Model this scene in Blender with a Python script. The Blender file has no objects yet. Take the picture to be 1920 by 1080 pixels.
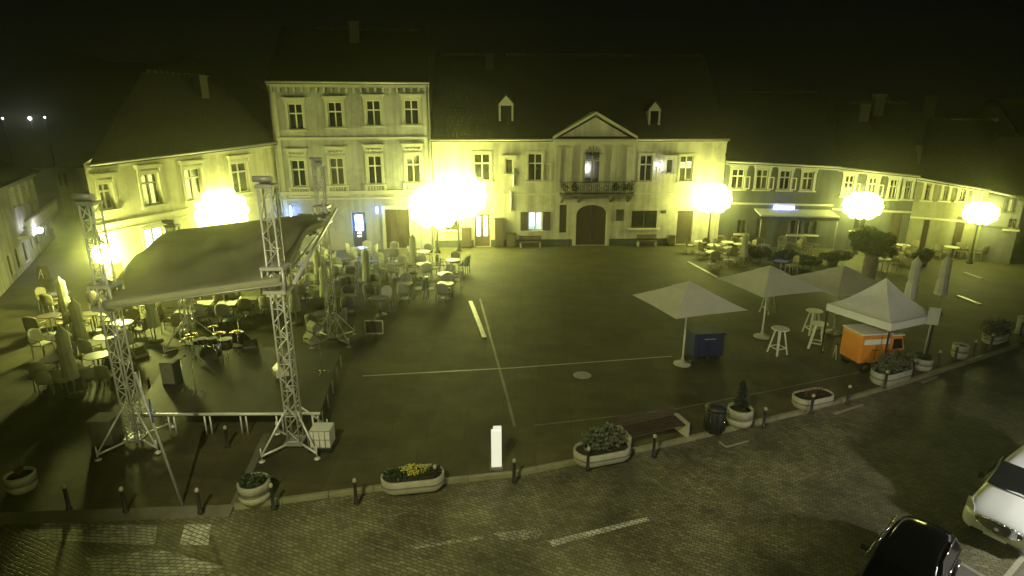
import bpy, math, random
from mathutils import Vector, Matrix
random.seed(7)
sc = bpy.context.scene
C = sc.collection
PI = math.pi
# ------------------------------------------------------------------ camera model
F = 1100.0; PITCH = math.radians(16.3); CH = 10.0
def ray(px, py):
    x = (px-960)/F; y = -(py-540)/F
    return (x, math.cos(PITCH)+y*math.sin(PITCH), -math.sin(PITCH)+y*math.cos(PITCH))
def G(px, py, z=0.0):                       # point of the place on the level z
    d = ray(px, py); t = (z-CH)/d[2]
    return Vector((d[0]*t, d[1]*t, z))
def AY(px, py, Y):                          # point of the place on the depth Y
    d = ray(px, py); t = Y/d[1]
    return Vector((d[0]*t, Y, CH+d[2]*t))
def XA(px, Y, z):
    return (px-960)/F*(Y*math.cos(PITCH)-(z-CH)*math.sin(PITCH))

# ------------------------------------------------------------------ materials
def mat(name, col, rough=0.8, metal=0.0, var=0.0, scale=1.0, bump=0.0, bscale=20.0, col2=None, spec=0.5):
    m = bpy.data.materials.new(name); m.use_nodes = True
    nt = m.node_tree; b = nt.nodes['Principled BSDF']
    b.inputs['Base Color'].default_value = (*col, 1); b.inputs['Roughness'].default_value = rough
    b.inputs['Metallic'].default_value = metal; b.inputs['Specular IOR Level'].default_value = spec
    tc = nt.nodes.new('ShaderNodeTexCoord')
    if var > 0 or col2:
        n = nt.nodes.new('ShaderNodeTexNoise'); n.inputs['Scale'].default_value = scale
        n.inputs['Detail'].default_value = 8; n.inputs['Roughness'].default_value = .65
        nt.links.new(tc.outputs['Object'], n.inputs['Vector'])
        r = nt.nodes.new('ShaderNodeValToRGB'); r.color_ramp.elements[0].position = .32; r.color_ramp.elements[1].position = .68
        c2 = col2 or tuple(c*(1-var) for c in col)
        r.color_ramp.elements[0].color = (*c2, 1); r.color_ramp.elements[1].color = (*col, 1)
        nt.links.new(n.outputs['Fac'], r.inputs['Fac']); nt.links.new(r.outputs['Color'], b.inputs['Base Color'])
    if bump > 0:
        n2 = nt.nodes.new('ShaderNodeTexNoise'); n2.inputs['Scale'].default_value = bscale; n2.inputs['Detail'].default_value = 5
        nt.links.new(tc.outputs['Object'], n2.inputs['Vector'])
        bp = nt.nodes.new('ShaderNodeBump'); bp.inputs['Strength'].default_value = bump; bp.inputs['Distance'].default_value = .03
        nt.links.new(n2.outputs['Fac'], bp.inputs['Height']); nt.links.new(bp.outputs['Normal'], b.inputs['Normal'])
    return m
def emat(name, col, strength):
    m = bpy.data.materials.new(name); m.use_nodes = True
    b = m.node_tree.nodes['Principled BSDF']
    b.inputs['Base Color'].default_value = (.8, .8, .8, 1)
    b.inputs['Emission Color'].default_value = (*col, 1); b.inputs['Emission Strength'].default_value = strength
    return m
def brickmat(name, c1, c2, mortar, bw, bh, ms, rot=0, rough=.7, bump=.6, noise=.5, nscale=.25, offs=.5):
    m = bpy.data.materials.new(name); m.use_nodes = True
    nt = m.node_tree; b = nt.nodes['Principled BSDF']; b.inputs['Roughness'].default_value = rough
    tc = nt.nodes.new('ShaderNodeTexCoord'); mp = nt.nodes.new('ShaderNodeMapping'); mp.inputs['Rotation'].default_value[2] = rot
    nt.links.new(tc.outputs['Object'], mp.inputs['Vector'])
    wn = nt.nodes.new('ShaderNodeTexNoise'); wn.inputs['Scale'].default_value = 1.1; wn.inputs['Detail'].default_value = 5
    nt.links.new(mp.outputs['Vector'], wn.inputs['Vector'])
    sub = nt.nodes.new('ShaderNodeVectorMath'); sub.operation = 'MULTIPLY_ADD'
    nt.links.new(wn.outputs['Color'], sub.inputs[0]); sub.inputs[1].default_value = (min(bw,.3)*1.6,)*3
    nt.links.new(mp.outputs['Vector'], sub.inputs[2])
    t = nt.nodes.new('ShaderNodeTexBrick'); t.inputs['Scale'].default_value = 1
    t.inputs['Brick Width'].default_value = bw; t.inputs['Row Height'].default_value = bh; t.inputs['Mortar Size'].default_value = ms
    t.inputs['Mortar Smooth'].default_value = .6; t.offset = offs
    t.inputs['Color1'].default_value = (*c1, 1); t.inputs['Color2'].default_value = (*c2, 1); t.inputs['Mortar'].default_value = (*mortar, 1)
    nt.links.new(sub.outputs[0], t.inputs['Vector'])
    n = nt.nodes.new('ShaderNodeTexNoise'); n.inputs['Scale'].default_value = nscale; n.inputs['Detail'].default_value = 9; n.inputs['Roughness'].default_value = .7
    nt.links.new(tc.outputs['Object'], n.inputs['Vector'])
    mr = nt.nodes.new('ShaderNodeMapRange'); mr.inputs[1].default_value = .3; mr.inputs[2].default_value = .7
    mr.inputs[3].default_value = 1-noise; mr.inputs[4].default_value = 1+noise*.5
    nt.links.new(n.outputs['Fac'], mr.inputs[0])
    vm = nt.nodes.new('ShaderNodeVectorMath'); vm.operation = 'SCALE'
    nt.links.new(t.outputs['Color'], vm.inputs[0]); nt.links.new(mr.outputs[0], vm.inputs['Scale'])
    nt.links.new(vm.outputs[0], b.inputs['Base Color'])
    inv = nt.nodes.new('ShaderNodeMath'); inv.operation = 'SUBTRACT'; inv.inputs[0].default_value = 1
    nt.links.new(t.outputs['Fac'], inv.inputs[1])
    bp = nt.nodes.new('ShaderNodeBump'); bp.inputs['Strength'].default_value = bump; bp.inputs['Distance'].default_value = .03
    nt.links.new(inv.outputs[0], bp.inputs['Height']); nt.links.new(bp.outputs['Normal'], b.inputs['Normal'])
    return m

def plaster(name, col, var=.2):
    m = mat(name, col, .9, var=var, scale=.8, bump=.2, bscale=25, spec=.1); nt = m.node_tree; b = nt.nodes['Principled BSDF']
    lk = b.inputs['Base Color'].links[0]; src = lk.from_socket
    tc = [n for n in nt.nodes if n.type == 'TEX_COORD'][0]
    def mul(src, fac_sock, lo, a, c):
        mr = nt.nodes.new('ShaderNodeMapRange'); mr.inputs[1].default_value = a; mr.inputs[2].default_value = c; mr.inputs[3].default_value = lo; mr.inputs[4].default_value = 1
        nt.links.new(fac_sock, mr.inputs[0]); v = nt.nodes.new('ShaderNodeVectorMath'); v.operation = 'SCALE'; nt.links.new(src, v.inputs[0]); nt.links.new(mr.outputs[0], v.inputs['Scale']); return v.outputs[0]
    mp = nt.nodes.new('ShaderNodeMapping'); mp.inputs['Scale'].default_value = (1.6,1.6,.10); nt.links.new(tc.outputs['Object'], mp.inputs['Vector'])
    n1 = nt.nodes.new('ShaderNodeTexNoise'); n1.inputs['Scale'].default_value = 1.6; n1.inputs['Detail'].default_value = 7; nt.links.new(mp.outputs[0], n1.inputs['Vector'])
    src = mul(src, n1.outputs['Fac'], .72, .34, .56)                      # rain streaks
    n2 = nt.nodes.new('ShaderNodeTexNoise'); n2.inputs['Scale'].default_value = .35; n2.inputs['Detail'].default_value = 9; n2.inputs['Roughness'].default_value = .75; nt.links.new(tc.outputs['Object'], n2.inputs['Vector'])
    src = mul(src, n2.outputs['Fac'], .7, .36, .52)                       # repainted and peeling patches
    nt.links.new(src, b.inputs['Base Color']); return m
M = dict(
 square=brickmat('slab_paving', (.070,.064,.026), (.090,.082,.034), (.040,.036,.016), 1.2, 1.2, .014, rot=.06, rough=.72, bump=.3, noise=.6, nscale=.5, offs=0),
 road=brickmat('setts', (.16,.155,.085), (.28,.27,.155), (.07,.066,.038), .17, .10, .014, rot=.42, rough=.5, bump=.5, noise=.7, nscale=.5),
 paint=brickmat('worn_paint_on_setts', (.80,.80,.66), (.55,.55,.42), (.08,.08,.05), .17, .10, .014, rot=.42, rough=.55, bump=.5, noise=.55, nscale=2.2),
 paint2=brickmat('faded_paint_on_setts', (.62,.62,.48), (.36,.36,.27), (.07,.07,.045), .17, .10, .014, rot=.05, rough=.55, bump=.5, noise=.75, nscale=1.6),
 paint3=brickmat('ghost_paint_on_setts', (.52,.52,.38), (.36,.36,.25), (.08,.08,.05), .17, .10, .014, rot=.42, rough=.55, bump=.5, noise=.8, nscale=2.5),
 line=mat('pale_strip', (.50,.48,.36), .4, var=.4, scale=2.0),
 thinline=mat('joint_strip', (.22,.21,.15), .5, var=.5, scale=1.0),
 ground=mat('rough_ground', (.07,.065,.05), .9, var=.4, scale=.5, bump=.5, bscale=3),
 asphalt=mat('asphalt', (.13,.125,.115), .85, var=.3, scale=3, bump=.4, bscale=80),
 side=mat('side_pavement', (.20,.19,.165), .8, var=.3, scale=1.2, bump=.3, bscale=30),
 kerb=mat('kerb_stone', (.30,.29,.17), .6, var=.35, scale=2.5, bump=.3),
 cream=plaster('cream_plaster', (.66,.63,.50)),
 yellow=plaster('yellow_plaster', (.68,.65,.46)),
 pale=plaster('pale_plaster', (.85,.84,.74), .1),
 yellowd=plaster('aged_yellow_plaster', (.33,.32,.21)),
 grey=plaster('grey_plaster', (.38,.38,.39)),
 dull=plaster('dull_plaster', (.11,.115,.11)),
 dark_pl=plaster('weathered_plaster', (.24,.24,.23)),
 trim=mat('pale_trim', (.62,.60,.44), .8, var=.15, scale=2, spec=.2),
 trimg=mat('stone_trim', (.50,.49,.42), .8, var=.2, scale=2, spec=.2),
 roof=brickmat('roof_tiles', (.034,.026,.021), (.026,.020,.016), (.014,.012,.01), .22, .3, .03, rough=.85, bump=.7, noise=.45, nscale=.5),
 brickd=mat('sooty_brick', (.10,.085,.07), .9, var=.4, scale=4, bump=.4, bscale=12),
 glass=mat('window_glass', (.015,.018,.02), .08, spec=.8),
 glassl=mat('window_glass_curtained', (.10,.105,.08), .12, var=.5, scale=3, spec=.8),
 frame=mat('painted_window_frame', (.68,.66,.52), .6, var=.1, scale=6),
 frameb=mat('brown_window_frame', (.12,.08,.05), .6, var=.2, scale=6),
 wood=mat('brown_wood', (.085,.06,.038), .6, var=.4, scale=5, bump=.2, bscale=30),
 doorw=mat('dark_door_wood', (.09,.065,.04), .6, var=.35, scale=3, bump=.2, bscale=20),
 darkgap=mat('dark_interior', (.03,.028,.022), .9),
 alu=mat('aluminium_truss', (.80,.80,.76), .38, metal=.25, var=.15, scale=9),
 steel=mat('grey_steel', (.42,.42,.41), .45, metal=.3, var=.2, scale=8),
 black=mat('black_metal', (.025,.025,.025), .5, var=.3, scale=5),
 canvas=mat('stage_canvas', (.50,.51,.38), .7, var=.45, scale=.7, bump=.5, bscale=2.0),
 canvasl=mat('pale_canvas_hem', (.52,.52,.38), .75, var=.15, scale=2),
 deck=mat('stage_deck_board', (.055,.05,.03), .6, var=.45, scale=1.1, bump=.2, bscale=12),
 white=mat('white_cloth', (.60,.60,.50), .85, var=.12, scale=3, bump=.25, bscale=8),
 offw=mat('ecru_parasol_cloth', (.74,.73,.60), .85, var=.15, scale=2, bump=.3, bscale=6),
 tentc=mat('white_tent_cloth', (.76,.76,.68), .8, var=.08, scale=2, bump=.2, bscale=5),
 dimcl=mat('grey_parasol_cloth', (.62,.63,.46), .85, var=.2, scale=2, bump=.3, bscale=6),
 chair=mat('pale_grey_chair', (.34,.35,.30), .7, var=.15, scale=4),
 chairw=mat('woven_chair', (.30,.27,.17), .7, var=.35, scale=14, bump=.4, bscale=50),
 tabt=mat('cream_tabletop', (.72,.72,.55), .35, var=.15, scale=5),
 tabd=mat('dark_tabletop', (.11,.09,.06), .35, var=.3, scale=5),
 conc=mat('concrete', (.46,.44,.33), .85, var=.25, scale=4, bump=.35, bscale=30),
 concd=mat('concrete_band', (.20,.19,.14), .9, var=.25, scale=4, bump=.35, bscale=30),
 soil=mat('soil', (.05,.04,.025), .95, var=.4, scale=10, bump=.8, bscale=20),
 leaf=mat('leaf_green', (.045,.07,.025), .6, var=.5, scale=6),
 leafd=mat('leaf_dark', (.020,.034,.015), .6, var=.5, scale=5),
 leafg=mat('leaf_grey_green', (.14,.16,.09), .6, var=.5, scale=6),
 leafr=mat('leaf_russet', (.16,.075,.045), .6, var=.5, scale=6),
 flower=mat('yellow_flowers', (.75,.68,.12), .6, var=.4, scale=12),
 bark=mat('bark', (.24,.21,.14), .9, var=.4, scale=5, bump=.8, bscale=12),
 orange=mat('orange_paint', (.70,.26,.04), .38, var=.08, scale=3),
 blue=mat('dark_blue_cover', (.012,.018,.075), .6, var=.3, scale=3),
 rubber=mat('rubber', (.02,.02,.02), .8),
 carw=mat('white_car_paint', (.88,.89,.90), .22, spec=.7),
 cark=mat('black_car_paint', (.006,.006,.006), .12, spec=.8),
 chrome=mat('chrome', (.75,.75,.75), .15, metal=1),
 lampg=mat('car_lamp_glass', (.5,.5,.48), .1, spec=.9),
 signb=mat('blue_sign_paint', (.02,.05,.35), .4),
 signw=mat('white_sign_paint', (.75,.75,.72), .45),
 brass=mat('brass_cymbal', (.75,.60,.25), .2, metal=1),
 drumsh=mat('drum_shell', (.04,.03,.02), .25),
 lampm=mat('lamp_post_green_black', (.03,.035,.03), .45, metal=.3),
 hill=mat('dark_hill', (.02,.022,.012), .95, var=.5, scale=.05),
)
YL = (.94, 1.0, .26)
LAMPB = emat('sodium_glare_globe', YL, 16)
LAMPS = emat('sodium_globe_small', YL, 60)
LAMPN = emat('near_globe', (.97, 1.0, .22), 86)
LAMPW = emat('white_globe', (1.0, .98, .86), 720)
FILL = emat('added_fill_lens', (1.0, .98, .50), 420)
LAMPV = emat('violet_white_glow', (.84, .84, 1.0), 75)
FARL = emat('far_bulb', (.75, .8, 1.0), 60)
LITW = emat('lit_window_white', (.85, .95, 1.0), 2.6)
LITC = emat('lit_window_cyan', (.45, .75, .85), .9)
GLINTY = emat('window_glint_yellow', (1.0, .95, .55), 1.2)
BLUEE = emat('blue_neon', (.16, .30, 1.0), 60)
SIGNE = emat('white_blue_sign_light', (.20, .26, 1.0), 22)

# ------------------------------------------------------------------ mesh builder
ORG = {}
class MB:
    def __init__(s): s.v = []; s.f = []; s.m = []; s.mi = 0; s.sm = []
    def add(s, vs, fs, smooth=False):
        o = len(s.v); s.v += [tuple(v) for v in vs]; s.f += [tuple(i+o for i in f) for f in fs]
        s.m += [s.mi]*len(fs); s.sm += [smooth]*len(fs); return s
    def box(s, c, d, rz=0, ry=0, taper=1.0):
        hx, hy, hz = d[0]/2, d[1]/2, d[2]/2
        R = Matrix.Rotation(rz, 3, 'Z') @ Matrix.Rotation(ry, 3, 'Y'); c = Vector(c)
        vs = [c+R@Vector((x*hx*(taper if z > 0 else 1), y*hy*(taper if z > 0 else 1), z*hz)) for z in (-1,1) for y in (-1,1) for x in (-1,1)]
        return s.add(vs, [(0,2,3,1),(4,5,7,6),(0,1,5,4),(2,6,7,3),(0,4,6,2),(1,3,7,5)])
    def tube(s, a, b, r, r2=None, n=8, cap=True):
        a = Vector(a); b = Vector(b); r2 = r if r2 is None else r2
        d = (b-a).normalized(); up = Vector((0,0,1)) if abs(d.z) < .95 else Vector((1,0,0))
        x = d.cross(up).normalized(); y = d.cross(x)
        vs = [a+(x*math.cos(2*PI*i/n)+y*math.sin(2*PI*i/n))*r for i in range(n)]+[b+(x*math.cos(2*PI*i/n)+y*math.sin(2*PI*i/n))*r2 for i in range(n)]
        fs = [(i,(i+1)%n,(i+1)%n+n,i+n) for i in range(n)]
        s.add(vs, fs, True)
        if cap: s.add([], []); o = len(s.v)-2*n; s.f += [tuple(o+i for i in reversed(range(n))), tuple(o+n+i for i in range(n))]; s.m += [s.mi]*2; s.sm += [False]*2
        return s
    def path(s, pts, r, n=6):
        for a, b in zip(pts, pts[1:]): s.tube(a, b, r, n=n)
        return s
    def lathe(s, c, prof, n=16, sx=1, sy=1, smooth=True, ang=0):
        c = Vector(c); vs = []
        for (r, z) in prof:
            for i in range(n):
                a = 2*PI*i/n+ang; vs.append(c+Vector((r*math.cos(a)*sx, r*math.sin(a)*sy, z)))
        fs = []
        for k in range(len(prof)-1):
            for i in range(n):
                j = (i+1) % n; fs.append((k*n+i, k*n+j, (k+1)*n+j, (k+1)*n+i))
        s.add(vs, fs, smooth)
        o = len(s.v)-len(vs)
        if prof[0][0] > 1e-4: s.f.append(tuple(o+i for i in reversed(range(n)))); s.m.append(s.mi); s.sm.append(False)
        if prof[-1][0] > 1e-4: s.f.append(tuple(o+(len(prof)-1)*n+i for i in range(n))); s.m.append(s.mi); s.sm.append(False)
        return s
    def sphere(s, c, r, n=12, m=8, sz=1.0):
        return s.lathe(c, [(max(r*math.sin(PI*k/m), 1e-5), -r*sz*math.cos(PI*k/m)) for k in range(m+1)], n)
    def poly(s, pts, z0=None, h=None):                 # flat polygon or prism
        n = len(pts)
        if h is None:
            return s.add([Vector((p[0], p[1], p[2] if z0 is None else z0)) for p in pts], [tuple(range(n))])
        lo = [Vector((p[0], p[1], z0)) for p in pts]; hi = [Vector((p[0], p[1], z0+h)) for p in pts]
        return s.add(lo+hi, [tuple(reversed(range(n))), tuple(range(n, 2*n))]+[(i,(i+1)%n,(i+1)%n+n,i+n) for i in range(n)])
    def prism(s, pts, d):                               # closed 3-D outline swept by d
        n = len(pts); a = [Vector(p) for p in pts]; b = [p+Vector(d) for p in a]
        return s.add(a+b, [tuple(reversed(range(n))), tuple(range(n, 2*n))]+[(i,(i+1)%n,(i+1)%n+n,i+n) for i in range(n)])
    def leaves(s, c, rad, n, size, rng):
        c = Vector(c)
        for _ in range(n):
            while True:
                p = Vector((rng.uniform(-1,1), rng.uniform(-1,1), rng.uniform(-1,1)))
                if p.length < 1 and p.length > rng.random()*.8: break
            q = c+Vector((p.x*rad[0], p.y*rad[1], p.z*rad[2]))
            e = [rng.gauss(0,1) for _ in range(6)]
            u = Vector(e[:3]).normalized()*size*rng.uniform(.6,1.3); w = Vector(e[3:]).cross(u).normalized()*size*.5*rng.uniform(.6,1.3)
            s.add([q-u, q+w, q+u, q-w], [(0,1,2,3)])
        return s
    def build(s, name, mt, parent=None, bevel=0):
        o = ORG.get(parent.name, Vector((0,0,0))) if parent else Vector((0,0,0))
        me = bpy.data.meshes.new(name); me.from_pydata([Vector(v)-o for v in s.v], [], s.f)
        for m_ in (mt if isinstance(mt, (list, tuple)) else [mt]): me.materials.append(m_)
        for p, i, sm in zip(me.polygons, s.m, s.sm): p.material_index = i; p.use_smooth = sm
        me.update()
        ob = bpy.data.objects.new(name, me); C.objects.link(ob)
        if parent: ob.parent = parent
        ORG[ob.name] = o
        if bevel:
            b = ob.modifiers.new('b', 'BEVEL'); b.width = bevel; b.segments = 2; b.limit_method = 'ANGLE'; b.angle_limit = .7
        return ob
def tag(o, label, cat, group=None):
    o['label'] = label; o['category'] = cat
    if group: o['group'] = group
    return o
def thing(name, label, cat, loc=(0,0,0), rz=0, group=None, world=True):
    """world=True: children are modelled in place coordinates; else around the origin."""
    o = bpy.data.objects.new(name, None); C.objects.link(o); o.location = loc; o.rotation_euler = (0,0,rz); o.empty_display_size = .2
    tag(o, label, cat, group); ORG[o.name] = Vector(loc) if world else Vector((0,0,0))
    return o
def struct(o): o['kind'] = 'structure'; return o
def dup(root, loc, rz, label, group=None, scale=None):
    def cp(o, par):
        c = o.copy(); C.objects.link(c); c.parent = par
        for ch in o.children: cp(ch, c)
        return c
    r = cp(root, None); r.location = loc; r.rotation_euler = (0,0,rz); r['label'] = label
    if group: r['group'] = group
    if scale: r.scale = scale
    return r
class Proto:                                            # first call moves the original, the next ones copy it
    def __init__(s, make): s.make = make; s.o = None
    def put(s, loc, rz, label, group, scale=None):
        if s.o is None:
            s.o = s.make(); o = s.o; o.location = loc; o.rotation_euler = (0,0,rz); o['label'] = label; o['group'] = group
            if scale: o.scale = scale
            return o
        return dup(s.o, loc, rz, label, group, scale)

# ------------------------------------------------------------------ ground
kerbline = [(-120,9.0),(-60,11.2),(-22,12.9),(-13.5,13.15),(-7.46,13.5),(-3.9,14.3),(0,15.0),(4.94,16.65),(10.2,18.75),(15.5,21.2),(23.2,25.1),(40,34),(90,62)]
g = MB(); g.poly([(-200,-40),(200,-40),(200,220),(-200,220)], -.13); struct(g.build('ground', M['ground']))
r = MB(); r.poly([(-120,-3)]+[(60,-3),(60,45)]+[(x,y) for x,y in reversed(kerbline) if x < 45]+[], -.126); struct(r.build('road', M['road']))
sq = MB(); pts = [(x, y) for x, y in kerbline]+[(90,120),(-120,120)]; sq.poly(pts, -.12, .12); struct(sq.build('square', M['square']))
pk = MB(); pk.poly([(9.3,12.05),(10.6,11.6),(11.1,10.9),(30,19.9),(30,6),(7,6)], -.122); struct(pk.build('parking_bay_pavement', M['side']))
pk = MB()
for a, b in (((10.45,11.75),(11.25,10.2)), ((11.2,10.95),(13.0,12.2))):
    a = Vector((*a,0)); b = Vector((*b,0)); n = (b-a).normalized().cross(Vector((0,0,1)))*.055
    pk.poly([a-n,b-n,b+n,a+n], -.118)
struct(pk.build('parking_line_marking', M['line']))
def ribbon(pts, w, z):
    mb = MB(); P_ = [Vector((p[0],p[1],0)) for p in pts]; L = []; R = []
    for i, p in enumerate(P_):
        a = P_[max(i-1,0)]; b = P_[min(i+1,len(P_)-1)]; n = (b-a).normalized().cross(Vector((0,0,1)))*w/2
        L.append(p-n); R.append(p+n)
    for i in range(len(P_)-1):
        mb.add([Vector((q.x,q.y,z)) for q in (L[i],R[i],R[i+1],L[i+1])], [(0,1,2,3)])
    return mb
# kerb stones: real blocks standing a little above the square
kb = MB(); kk = kerbline[4:11]
for a, b in zip(kk, kk[1:]):
    a = Vector((*a,0)); b = Vector((*b,0)); L = (b-a).length; n = int(L/1.0); d = (b-a)/n; ang = math.atan2(d.y, d.x)
    for i in range(n):
        c = a+d*(i+.5); nn = Vector((math.sin(ang), -math.cos(ang), 0))*.03
        kb.box((c.x+nn.x, c.y+nn.y, -.055), (d.length-.012, .14, .15), ang)
struct(kb.build('kerb', M['kerb'], bevel=.015))
kb = ribbon([(x,y-.1) for x,y in kerbline[1:5]], .3, -.1); 
kb = MB(); kk = kerbline[1:5]
for (x0,y0),(x1,y1) in zip(kk, kk[1:]): kb.add([(x0,y0+.001,-.002),(x1,y1+.001,-.002),(x1,y1-.35,-.121),(x0,y0-.35,-.121)], [(0,1,2,3)])
struct(kb.build('dropped_kerb', M['thinline']))
struct(ribbon([G(680,705),G(960,690),G(1260,668)], .09, .004).build('paving_strip', M['line']))
struct(ribbon([G(900,560),G(922,640),G(950,740),G(965,800)], .10, .004).build('paving_joint', M['thinline']))
struct(ribbon([G(440,945),G(500,812)], .22, .004).build('paving_edge_strip', M['thinline']))
struct(ribbon([G(1000,798),G(1250,770),G(1420,738),G(1650,690)], .07, .005).build('paving_joint', M['thinline']))
for a, b, w in (((882,566),(908,634),.22),((1290,492),(1345,521),.2),((1795,555),(1838,572),.2),((1808,512),(1842,524),.2)):
    a = G(*a); b = G(*b); o = MB(); d = (b-a); o.box(((a+b)/2+Vector((0,0,.03))), (d.length, w, .06), math.atan2(d.y,d.x))
    o = o.build('drain_channel_glint', M['line']); o['kind'] = 'structure'  # drain channels, their glint put into the pale colour
# road paint
def mark(pts, m='paint'): 
    mb = MB(); mb.poly([G(x,y,-.12) for x,y in pts], -.1215); return struct(mb.build('road_marking', M[m]))
mark([(78,978),(295,986),(290,1022),(70,1012)], 'paint2'); mark([(346,983),(396,983),(390,1022),(337,1022)], 'paint')
mark([(1028,1014),(1213,969),(1218,976),(1036,1024)], 'paint')
mark([(770,1024),(905,1004),(908,1010),(776,1030)], 'paint3'); mark([(925,1000),(1010,990),(1016,1000),(1004,1014),(940,1012)], 'paint3'); mark([(160,1045),(300,1030),(420,1062),(380,1080),(180,1080)], 'paint2')
mark([(1562,774),(1618,757),(1620,760),(1566,778)], 'line'); mark([(1350,828),(1362,836),(1404,825),(1404,828),(1362,840),(1346,829)], 'line'); mark([(1726,716),(1758,704),(1760,707),(1730,720)], 'line')
mark([(1730,1012),(1760,1000)][:1]+[(1190,893),(1170,897),(1150,897)], 'line') if False else None
mh = MB(); c = G(1092,704); mh.lathe(c, [(.36,.004),(.36,.012),(.30,.016),(.05,.014)], 20); tag(mh.build('manhole_cover', M['steel']), 'round steel manhole cover set in the open paving', 'manhole cover')

# ------------------------------------------------------------------ hill and far lamps
hm = MB(); N = 26
row = []
for i in range(N+1):
    x = -150+i*9; row.append((x, 150, 11+13*math.exp(-((x+95)/45)**2)+2.2*math.sin(i*1.7)))
vs = [(x,120,-1) for x,_,_ in row]+[(x,140,z*.75) for x,_,z in row]+row+[(x,190,-1) for x,_,_ in row]
fs = [(k*(N+1)+i, k*(N+1)+i+1, (k+1)*(N+1)+i+1, (k+1)*(N+1)+i) for k in range(3) for i in range(N)]
hm.add(vs, fs, True); struct(hm.build('hill', M['hill']))
for (px, py, r_, lab) in ((56,222,.26,'brightest street light far off in the dark beyond the left houses'),(5,222,.13,'faint far light at the very edge beyond the balcony house'),(84,220,.12,'small faint far light just right of the brightest distant one')):
    p = AY(px, py, 118); t = thing('distant_lamp', lab, 'street lamp', (p.x, p.y, 0), group='far lights on the hill')
    MB().tube((p.x,p.y,0),(p.x,p.y,p.z-r_),.09).build('post', M['lampm'], t); MB().sphere(p, r_, 10, 6).build('globe', FARL, t)

# ------------------------------------------------------------------ facades
class Fac:
    def __init__(s, A, B, origin=None):
        s.A = Vector((A[0],A[1],0)); s.B = Vector((B[0],B[1],0)); s.L = (s.B-s.A).length; s.d = (s.B-s.A)/s.L
        s.n = Vector((s.d.y, -s.d.x, 0))
        if s.n.dot(-s.A) < 0: s.n = -s.n
        s.ang = math.atan2(s.d.y, s.d.x); s.back = -s.n
    def uz(s, px, py):
        d = Vector(ray(px, py)); o = Vector((0,0,CH)); t = (s.A-o).dot(s.n)/d.dot(s.n); p = o+d*t
        return (p-s.A).dot(s.d), p.z
    def P(s, u, z, off=0): return s.A+s.d*u+(s.n*off if off > -1 else s.back*-off)+Vector((0,0,z))
    def fb(s, mb, u0, u1, z0, z1, d0, d1):
        vs = [s.P(u,z,d) for z in (z0,z1) for d in (d0,d1) for u in (u0,u1)]
        return mb.add(vs, [(0,2,3,1),(4,5,7,6),(0,1,5,4),(2,6,7,3),(0,4,6,2),(1,3,7,5)])
    def wall(s, holes, z0l, zt, zb=0, uA=0, uB=None, ztr=None):
        """grid of faces leaving real openings with reveals"""
        uB = s.L if uB is None else uB; ztr = zt if ztr is None else ztr
        mb = MB(); us = sorted({uA,uB}|{h[0] for h in holes}|{h[1] for h in holes}); zs = sorted({zb,min(zt,ztr)}|{h[2] for h in holes}|{h[3] for h in holes})
        us = [u for u in us if uA <= u <= uB]; top = min(zt,ztr)
        for a, b in zip(us, us[1:]):
            for c, d in zip(zs, zs[1:]):
                um, zm = (a+b)/2, (c+d)/2
                if any(h[0] < um < h[1] and h[2] < zm < h[3] for h in holes): continue
                mb.add([s.P(a,c),s.P(b,c),s.P(b,d),s.P(a,d)], [(0,1,2,3)])
        if zt != ztr: mb.add([s.P(uA,top),s.P(uB,top),s.P(uB,ztr),s.P(uA,zt)], [(0,1,2,3)])
        for h in holes:
            a, b, c, d = h; e = -.32
            mb.add([s.P(a,c),s.P(a,c,e),s.P(a,d,e),s.P(a,d)], [(0,1,2,3)]); mb.add([s.P(b,c),s.P(b,c,e),s.P(b,d,e),s.P(b,d)], [(0,1,2,3)])
            mb.add([s.P(a,d),s.P(a,d,e),s.P(b,d,e),s.P(b,d)], [(0,1,2,3)]); mb.add([s.P(a,c),s.P(a,c,e),s.P(b,c,e),s.P(b,c)], [(0,1,2,3)])
        return mb
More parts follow.
